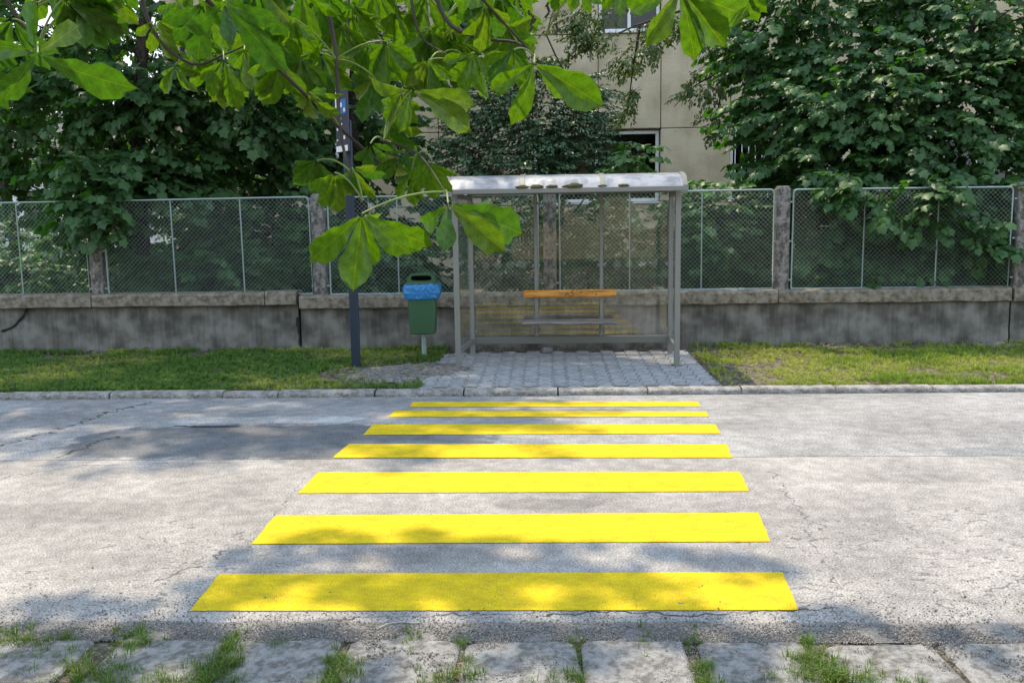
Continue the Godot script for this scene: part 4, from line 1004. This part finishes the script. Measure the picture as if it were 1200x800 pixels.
	# leaves: [x, y, depth, length, axis (0 right, 90 down), spread, turn, tone, tilt]
	var leaves := [
		[44, 62, 1.65, .175, 70, 1.25, .2, 0, .5, [[6, 112, .03], [138, 113, .02], [-22, 48, -.04], [20, 12, -.08], [92, 30, -.06]]], [14, 22, 1.75, .16, 120, 1.0, -.3, 2, .6], [75, -2, 1.9, .16, 40, 1.0, .3, 0, .8], [-12, 70, 1.8, .15, 130, .9, .2, 0, .4], [120, -14, 2.0, .14, 60, .9, -.3, 3, .5],
		[205, 76, 2.3, .12, 95, .85, .2, 1, .1], [232, 62, 2.35, .12, 100, .8, -.2, 1, .2], [262, 70, 2.25, .14, 88, .85, .1, 1, .1], [286, 58, 2.2, .14, 70, .8, .4, 1, .2], [182, 22, 2.3, .13, 65, .9, -.4, 3, .4], [225, 28, 2.3, .13, 110, .8, .5, 1, .3], [262, 2, 1.75, .18, 40, .9, .2, 2, .5, [[308, 26, .03], [330, 82, .0], [272, 52, .02], [222, 40, -.04]]], [238, 2, 1.85, .16, 95, .8, -.3, 2, .3], [300, 34, 2.1, .16, 60, .8, .3, 2, .3], [318, 10, 2.2, .15, 90, .8, -.2, 1, .3],
		[344, 22, 2.2, .15, 100, .85, .1, 1, .1], [352, 66, 2.2, .16, 105, .8, .2, 1, .0], [376, 62, 2.3, .16, 85, .8, -.1, 1, .1], [362, 108, 2.1, .12, 60, 1.0, .5, 3, .3], [398, 66, 2.2, .16, 92, .85, .3, 1, .1], [330, 72, 2.1, .15, 110, .8, -.3, 1, .2], [402, 28, 2.4, .14, 90, .8, .2, 1, .2], [432, 52, 2.35, .15, 100, .85, 0, 0, .1], [452, 48, 2.3, .16, 82, .8, .2, 1, .1], [440, 92, 2.3, .13, 120, .9, .3, 2, .3], [482, 106, 2.15, .16, 28, .65, .6, 3, .6, [[552, 143, .0], [560, 122, -.05], [470, 152, .02], [430, 98, -.04]]], [470, 108, 2.2, .12, 100, .8, -.2, 1, .1], [462, 12, 2.5, .14, 85, .8, .3, 1, .2], [506, 36, 2.45, .14, 100, .8, 0, 1, .1], [530, 46, 2.45, .15, 90, .8, .3, 1, .2], [502, 74, 2.35, .14, 110, .8, -.3, 0, .2], [562, 26, 2.45, .14, 80, .8, .2, 1, .2], [590, 30, 2.4, .15, 55, .8, .4, 0, .4], [556, 62, 2.3, .14, 115, .8, 0, 1, .1],
		[626, 74, 2.05, .17, 72, 1.05, .1, 1, .2, [[612, 138, .03], [706, 122, .0], [672, 116, -.05], [578, 104, -.03], [690, 86, -.08]]], [602, 58, 2.2, .14, 110, .8, -.3, 1, .2], [412, 4, 2.45, .15, 95, .8, 0, 1, .2], [352, -14, 2.3, .16, 80, .9, .3, 1, .2], [500, -8, 2.5, .15, 100, .9, .2, 1, .2], [552, -6, 2.5, .15, 90, .9, 0, 1, .2], [586, -8, 2.45, .14, 70, .8, .4, 0, .4], [300, -20, 2.0, .16, 70, .9, .2, 2, .4], [440, -16, 2.5, .15, 80, .9, .2, 1, .2], [380, -10, 2.4, .15, 100, .8, -.2, 0, .2],
		[392, 202, 2.0, .12, 98, .85, .2, 1, .2], [412, 196, 2.0, .10, 60, .9, .2, 2, .5], [434, 168, 2.15, .12, 70, .9, .3, 2, .4], [468, 182, 2.2, .12, 80, .9, 0, 0, .3], [482, 202, 2.2, .11, 105, .8, .3, 1, .1], [506, 188, 2.15, .13, 96, .8, -.1, 1, .1], [372, 188, 2.1, .11, 120, .8, .2, 0, .3], [455, 140, 2.25, .12, 60, .8, .3, 2, .5],
		[424, 250, 1.75, .155, 92, 1.25, .1, 1, .1, [[367, 306, .03], [414, 337, .0], [438, 306, -.05], [468, 294, .06], [502, 294, -.02], [452, 262, -.06]]], [525, 238, 1.75, .165, 70, 1.1, .1, 0, .1, [[519, 293, .03], [588, 293, .02], [618, 274, -.05], [487, 275, -.05], [573, 248, -.07]]],
		[796, -14, 1.85, .165, 88, .75, .1, 1, .0, [[764, 50, .02], [819, 63, .0], [852, 54, -.03], [742, 12, -.03], [886, 26, -.06]]], [868, -22, 1.95, .12, 75, .7, .2, 1, .1], [728, -22, 2.2, .11, 95, .8, .2, 1, .1], [682, -24, 2.2, .10, 80, .8, .3, 1, .2], [655, -22, 2.3, .09, 100, .8, .1, 1, .2], [835, -30, 2.0, .14, 95, .7, .3, 3, .2]]
	for k in 38: leaves.append([rf(195, 630), rf(-30, 95), rf(2.25, 2.9), rf(.12, .15), rf(70, 115), rf(.75, 1.0), rf(-.5, .5), [1, 1, 0, 3][rng.randi() % 4], rf(0, .4)])
	for k in 6: leaves.append([rf(0, 170), rf(-40, 10), rf(1.9, 2.4), rf(.12, .15), rf(60, 120), rf(.75, 1.0), rf(-.5, .5), [1, 2, 0, 3][rng.randi() % 4], rf(0, .5)])
	for L in leaves:
		if absf(L[0] - 404) < 34 and L[1] > 62 and L[1] < 160: continue
		var hub := at(L[0], L[1], -L[2])
		var near: Vector3 = nodes[0]
		for nd in nodes:
			if nd.distance_to(hub) < near.distance_to(hub): near = nd
		if near.distance_to(hub) > .34: near = hub + (near - hub).normalized() * .30 + Vector3(0, .03, 0)
		var pm := MB.new(); var mid := hub.lerp(near, .5) + Vector3(0, .025, 0)
		var pp := []; var pr := []
		for i in 7:
			var u := i / 6.0; pp.append((mid - hub) * 2.0 * u * (1.0 - u) + (near - hub) * u * u); pr.append(.0019 + .0007 * u)
		pm.tube(pp, pr, 5)
		var lf := part("leaf", pm.mesh(), M.petiole, t, Transform3D(Basis.IDENTITY, hub + O))
		# leaf frame: right, down axis, normal towards the viewer, then turned and tilted
		var a := deg_to_rad(L[4]); var axis := Vector3(cos(a), -sin(a), 0)
		var nrm := Vector3(0, 0, 1).rotated(axis, L[6] + rf(-.25, .25)); nrm = nrm.rotated(axis.cross(nrm).normalized(), -L[8] + rf(-.2, .2))
		axis = (axis - nrm * axis.dot(nrm)).normalized()
		var n := 5 if rng.randf() < .7 else 7; var sp: float = L[5]
		var tips: Array = L[9] if L.size() > 9 else []
		if tips.size(): n = tips.size()
		for k in n:
			var f := (k - (n - 1) / 2.0) / ((n - 1) / 2.0)
			var dir := axis.rotated(nrm, f * sp * 1.6 + rf(-.14, .14))
			dir = (dir + Vector3(0, -.20 - .22 * absf(f), 0) + nrm * rf(-.45, .30)).normalized()
			var ln: float = L[3] * (1.0 if L[2] < 1.80 and L[1] > 200 else .78) * (1.0 - .34 * absf(f)) * rf(.88, 1.1)
			if tips.size():
				var tip := at(tips[k][0], tips[k][1], -L[2] + tips[k][2]); dir = (tip - hub).normalized(); ln = tip.distance_to(hub)
			var n2 := (nrm + axis.cross(nrm) * (rf(-.5, .5) + f * .55)).normalized(); var x := dir.cross(n2).normalized(); n2 = x.cross(dir)
			var ww := ln * rf(.9, 1.12)
			var mt: Material = mats[int(L[7])] if rng.randf() < .8 else mats[rng.randi() % 4]
			part("leaflet", meshes[rng.randi() % 5], mt, lf, Transform3D(Basis(x * ww, dir * ln, n2 * ln), dir * .008))
	# the crown above the view, which shades the near lane
	var cm := MB.new()
	for k in 7:
		var a := (k - 3) * .55; var dir := Vector3(sin(a), cos(a), -.25).normalized(); var nn := Vector3(0, .25, 1).normalized()
		var x := dir.cross(nn).normalized(); nn = x.cross(dir); var ln := .19 * (1.0 - .1 * absf(k - 3))
		var pts := [Vector3(0, 0, 0), x * .14 * ln + dir * .3 * ln, x * .31 * ln + dir * .65 * ln, dir * ln - nn * .05, -x * .31 * ln + dir * .65 * ln, -x * .14 * ln + dir * .3 * ln]
		for i in range(1, 5): cm.tri(pts[0], pts[i], pts[i + 1], nn)
	var mesh := cm.mesh(); var xs := []; var cs := []
	for b in [[-2.7, 7.0, -7.25, 1.0, .6, .55, 52], [-1.9, 7.2, -7.35, 1.1, .5, .5, 42], [-3.6, 6.6, -6.3, 2.0, .5, .5, 75], [-.9, 6.4, -6.3, 1.3, .5, .3, 26], [-5.4, 6.8, -6.2, 1.2, .6, .6, 50], [-3.6, 6.4, -1.0, 2.0, 1.0, 1.4, 110], [-1.0, 6.4, -1.0, 2.0, 1.0, 1.4, 90], [-2.8, 6.4, 1.8, 2.6, 1.4, 2.0, 360]]:
		for i in int(b[6]):
			var d := Vector3(rng.randfn(), rng.randfn(), rng.randfn()).normalized() * pow(rng.randf(), .4)
			var p := Vector3(b[0], b[1], b[2]) + d * Vector3(b[3], b[4], b[5])
			if p.z < .3 and p.y < 1.65 + absf(p.z) * .27 + .45: continue
			var bs := Basis(Vector3.UP, rf(0, TAU)) * Basis(Vector3.RIGHT, rf(-2.2, -1.1)); xs.append(Transform3D(bs.scaled(Vector3.ONE * rf(.8, 1.3)), p + O)); var v := rf(.8, 1.2); cs.append(Color(v, v, v))
	multi("crown", mesh, leaf_mat(lin(.11, .20, .05), Color(.95, 1.0, .42), .4), xs, cs, t)

# ------------------------------------------------------------------ grass and gravel
func tuft(n: int, h: float, lean: float, w: float) -> ArrayMesh:
	var m := MB.new()
	for k in n:
		var a := rf(0, TAU); var d := Vector3(cos(a), 0, sin(a)); var s := Vector3(-d.z, 0, d.x)
		var b := d * rf(0, .02); var hh := h * rf(.55, 1.15); var ln := lean * rf(.2, 1.2) * hh
		var p1 := b + d * ln * .35 + Vector3(0, hh * .55, 0); var p2 := b + d * ln + Vector3(0, hh * (1.0 - .3 * ln / hh), 0)
		var v := rf(.75, 1.25); var c := Color(v * rf(.9, 1.2), v, v * .9)
		m.quad(b - s * w, b + s * w, p1 + s * w * .8, p1 - s * w * .8, d + Vector3.UP * .4, c); m.tri(p1 - s * w * .8, p1 + s * w * .8, p2, d + Vector3.UP * .4, c)
	return m.mesh()
func verge_grass():
	var gm := leaf_mat(lin(.165, .225, .055), Color(.8, .9, .3), .5)
	var nn := nz(610, .55, 3); var n2 := nz(611, 1.6, 2)
	for s in [[-8.6, -1.30, 15500, "grass", "green grass strip between the kerb and the wall left of the shelter", .0], [1.80, 7.6, 12500, "grass", "dry yellow-green grass strip between kerb and wall right of the shelter", 1.0]]:
		var xs := []; var cs := []
		var me := tuft(10, .058, .7, .0028)
		for i in int(s[2]):
			var x := rf(s[0], s[1]); var z := rf(-11.66, -9.0)
			var bare := nn.get_noise_2d(x * 1.2, z * 1.2) + (.30 if z < -10.9 and s[5] > .5 else 0.0) - (.0 if s[5] > .5 else .15) + (.20 if z < -11.2 else 0.0)
			if s[5] < .5 and Vector2((x + 1.6) / 1.0, (z + 9.9) / .7).length() < 1.0: bare = .9
			if bare > .35 and rng.randf() < .86: continue
			var dry := clampf(nn.get_noise_2d(x * .8 + 30, z * .8) * 1.6 + (.55 if s[5] > .5 else -.12) + n2.get_noise_2d(x, z) * .5, 0, 1)
			var c := (Color(.72, 1.0, .72) if s[5] < .5 else Color(1.5, 1.55, .8)).lerp(Color(3.1, 2.3, 2.2), dry); var v := rf(.75, 1.25)
			var sc := rf(.6, 1.3) * (1.0 - .35 * dry) * (1.25 if z < -11.45 else 1.0)
			xs.append(Transform3D(Basis(Vector3.UP, rf(0, TAU)).scaled(Vector3(sc, sc, sc)), Vector3(x, verge_y(z) - .014 + grain.get_noise_2d(x * 1.3, z * 1.3) * .02, z))); cs.append(Color(c.r * v, c.g * v, c.b * v))
		var o := multi(s[3], me, gm, xs, cs, self); tag(o, s[4], "grass")
	# dead leaves and twigs lying on the verge
	var lm := MB.new(); leaf_oval(lm, Transform3D(Basis(Vector3(1, 0, 0), Vector3(0, 0, 1), Vector3(0, 1, 0)), Vector3(0, 0, -.5)), Color.WHITE)
	var xs := []; var cs := []
	for i in 1500:
		var x := rf(-7.5, 6.4); var z := rf(-11.66, -10.6) if rng.randf() < .8 else rf(-11.6, -9.0)
		if x > -1.2 and x < 1.7 and z > -11.25: continue
		var s := rf(.025, .06); xs.append(Transform3D((Basis(Vector3.UP, rf(0, TAU)) * Basis(Vector3.RIGHT, rf(-.5, .5))).scaled(Vector3(s, s, s)), Vector3(x, verge_y(z) + .012, z)))
		var v := rf(.5, 1.3); cs.append(Color(.20 * v, .13 * v, .075 * v))
	var d := multi("leaf_litter", lm.mesh(), leaf_mat(Color.WHITE, Color(.2, .2, .1), .8), xs, cs, self); tag(d, "brown dead leaves strewn along the foot of the wall", "leaf litter")
	# clods on the right
	for q in [[968, 407, .16, "dark lump of roots and soil at the wall foot right of the shelter"], [1168, 410, .2, "grey broken stone lying in the grass near the right edge"]]:
		var p := at(q[0], q[1], -11.35); var t := thing("rubble_lump", q[3], "rubble", Vector3(p.x, verge_y(-11.35) - .01, -11.35))
		for k in 4:
			var m := MB.new(); var pts := []
			for j in 7:
				var r := []
				for i in 11:
					var la := -.3 + (PI / 2 + .3) * j / 6.0; var lo := TAU * (i % 10) / 10.0; var dd := Vector3(cos(la) * cos(lo), sin(la) * .45, cos(la) * sin(lo) * .6)
					r.append(dd * q[2] * (.55 if k else .8) * (1 + .6 * grain.get_noise_3d(dd.x * 2 + q[0], dd.y * 2 + k * 9, dd.z * 2)))
				pts.append(r)
			m.grid(pts, [], Vector3.ZERO, Color.WHITE, true); part("lump", m.mesh(), M.coping if q[0] > 1000 else M.soil, t, Transform3D(Basis.IDENTITY, Vector3([0, .2, -.17, .08][k], 0, [0, .05, -.04, .1][k])))

func near_edge():
	var k := Node3D.new(); k.name = "near_kerb"; add_child(k); tag(k, "flush row of worn concrete edging slabs at the near side of the road", "", "", "structure")
	var xs := [-3.15, -2.72, -2.27, -1.82, -1.27, -.815, -.35, .108, .542, .99, 1.03, 1.515, 1.96, 2.4, 2.85]
	var e := [[-3.6, -3.16], [-3.14, -2.72], [-2.70, -2.27], [-2.25, -1.83], [-1.72, -1.30], [-1.265, -.835], [-.79, -.36], [-.335, .10], [.118, .518], [.568, .985], [1.06, 1.475], [1.50, 1.93], [1.95, 2.38], [2.4, 2.8]]
	for q in e:
		var w: float = q[1] - q[0]; var m := MB.new(); var poly := PackedVector2Array(); var d := .36
		for c in 4:
			var sx: float = [1, -1, -1, 1][c]; var sz: float = [1, 1, -1, -1][c]; var r := rf(.015, .05)
			for i in 4:
				var a := PI / 2 * (c + i / 3.0); poly.append(Vector2(sx * (w / 2 - r) + r * cos(a), sz * (d / 2 - r) + r * sin(a)) + Vector2(rf(-.004, .004), rf(-.005, .005)))
			var nx: Vector2 = [Vector2(-.05, d / 2), Vector2(-w / 2, -.02), Vector2(.04, -d / 2), Vector2(w / 2, .03)][c]
			poly.append(nx + Vector2(rf(-.008, .008), rf(-.008, .008)))
		m.prism(poly, -.12, 0, .012)
		var o := part("edging_slab", m.mesh(), M.slab, k)
		o.position = Vector3((q[0] + q[1]) / 2, .010 + rf(-.003, .004), -3.175 + rf(-.012, .012)); o.rotation = Vector3(rf(-.012, .012), rf(-.03, .03), rf(-.01, .01))
	# soil between and before the slabs, then the near verge
	var s := MB.new(); var pts := []
	for j in 7:
		var r := []
		for i in 90:
			var x := -4.5 + i * .1; var z := lerpf(-3.385, -2.6, j / 6.0); r.append(Vector3(x, -.006 + grain.get_noise_2d(x * 6, z * 6) * .008, z))
		pts.append(r)
	s.grid(pts, [], Vector3.UP); structure("roadside_grit", s.mesh(), M.soil)
	var g := MB.new(); g.quad(Vector3(-60, -.02, -2.62), Vector3(60, -.02, -2.62), Vector3(60, -.02, 60), Vector3(-60, -.02, 60), Vector3.UP); structure("near_verge", g.mesh(), M.soil)
	# gravel
	var st := MB.new(); var gp := []
	for j in 5:
		var r := []
		for i in 8:
			var la := -PI / 2 + PI * j / 4.0; var lo := TAU * (i % 7) / 7.0; var dd := Vector3(cos(la) * cos(lo), sin(la) * .65, cos(la) * sin(lo) * .8); r.append(dd * (.5 + .25 * grain.get_noise_3d(dd.x * 3, dd.y * 3, dd.z * 3)))
		gp.append(r)
	st.grid(gp, [], Vector3.ZERO, Color.WHITE, true)
	var X := []; var C := []; var nn := nz(702, 1.4, 3)
	for i in 42000:
		var x := rf(-2.9, 2.5); var z := -3.40 + rng.randfn(0, .06) if rng.randf() < .55 else rf(-3.42, -2.95)
		if rng.randf() < .12: z = -3.4 - absf(rng.randfn(0, .22))
		var on_slab := z > -3.355
		if nn.get_noise_2d(x * 2, z * 2) < (.12 if on_slab else -.35): continue
		if on_slab and rng.randf() < .25: continue
		var sc := rf(.003, .008) * (1.8 if rng.randf() < .05 else 1.0)
		X.append(Transform3D(Basis(Vector3(rf(-1, 1), rf(-1, 1), rf(-1, 1)).normalized(), rf(0, 6)).scaled(Vector3.ONE * sc), Vector3(x, (.011 if on_slab else .001) + sc * .2, z)))
		var v := rf(.5, 1.5); C.append(Color(.235 * v, .215 * v, .19 * v))
	var gmat := flat(Color.WHITE, .9); gmat.vertex_color_use_as_albedo = true
	tag(multi("gravel", st.mesh(), gmat, X, C, self), "loose grey grit gathered along the near road edge", "gravel")
	# weeds
	X = []; C = []
	var wt := tuft(14, .060, 1.0, .0020)
	for q in [[15, 762, 70, 34], [30, 752, 30, 24], [155, 750, 26, 34], [262, 775, 12, 30], [245, 790, 26, 50], [272, 757, 10, 22], [110, 792, 40, 60], [190, 796, 50, 50], [400, 780, 18, 40], [385, 792, 14, 24], [530, 792, 30, 30], [545, 752, 8, 8], [480, 748, 10, 12], [335, 750, 14, 12], [670, 750, 8, 10], [660, 796, 24, 16], [810, 750, 8, 10], [758, 748, 8, 7], [955, 778, 22, 60], [975, 792, 24, 50], [828, 790, 16, 26], [1020, 794, 24, 26], [945, 758, 8, 16], [1075, 800, 20, 12], [900, 797, 20, 14]]:
		for i in int(q[3] * 1.15):
			var p := at(q[0] + rng.randfn(0, q[2] * .7), minf(q[1] + rng.randfn(0, 9) + 6, 815), -3.2)
			var d := p - EYE; p = EYE + d * (-EYE.y / d.y)
			var sc := rf(.35, 1.0) * (.7 if q[3] < 15 else 1.0)
			X.append(Transform3D(Basis(Vector3.UP, rf(0, TAU)).scaled(Vector3(sc, sc, sc)), Vector3(p.x, 0, p.z))); var v := rf(.8, 1.3); C.append(Color(v * rf(.8, 1.3), v, v * .8))
	tag(multi("weeds", wt, leaf_mat(lin(.12, .20, .04), Color(.8, .9, .3), .5), X, C, self), "grass weeds growing in the gaps of the near edging slabs", "weeds")
	# a dry twig on the asphalt
	var w := thing("dry_twig", "small pale curved twig lying at the near road edge", "twig", Vector3.ZERO)
	var tw := MB.new(); var tp := []; var tr := []
	for q in [[444, 737], [455, 732], [470, 730], [482, 731], [492, 731]]: 
		var p := P(q[0], q[1]); tp.append(Vector3(p.x, .006, p.y)); tr.append(.0028)
	w.position = tp[0]
	for i in tp.size(): tp[i] -= w.position
	tw.tube(tp, tr, 5); part("stem", tw.mesh(), flat(lin(.5, .47, .42), .8), w)
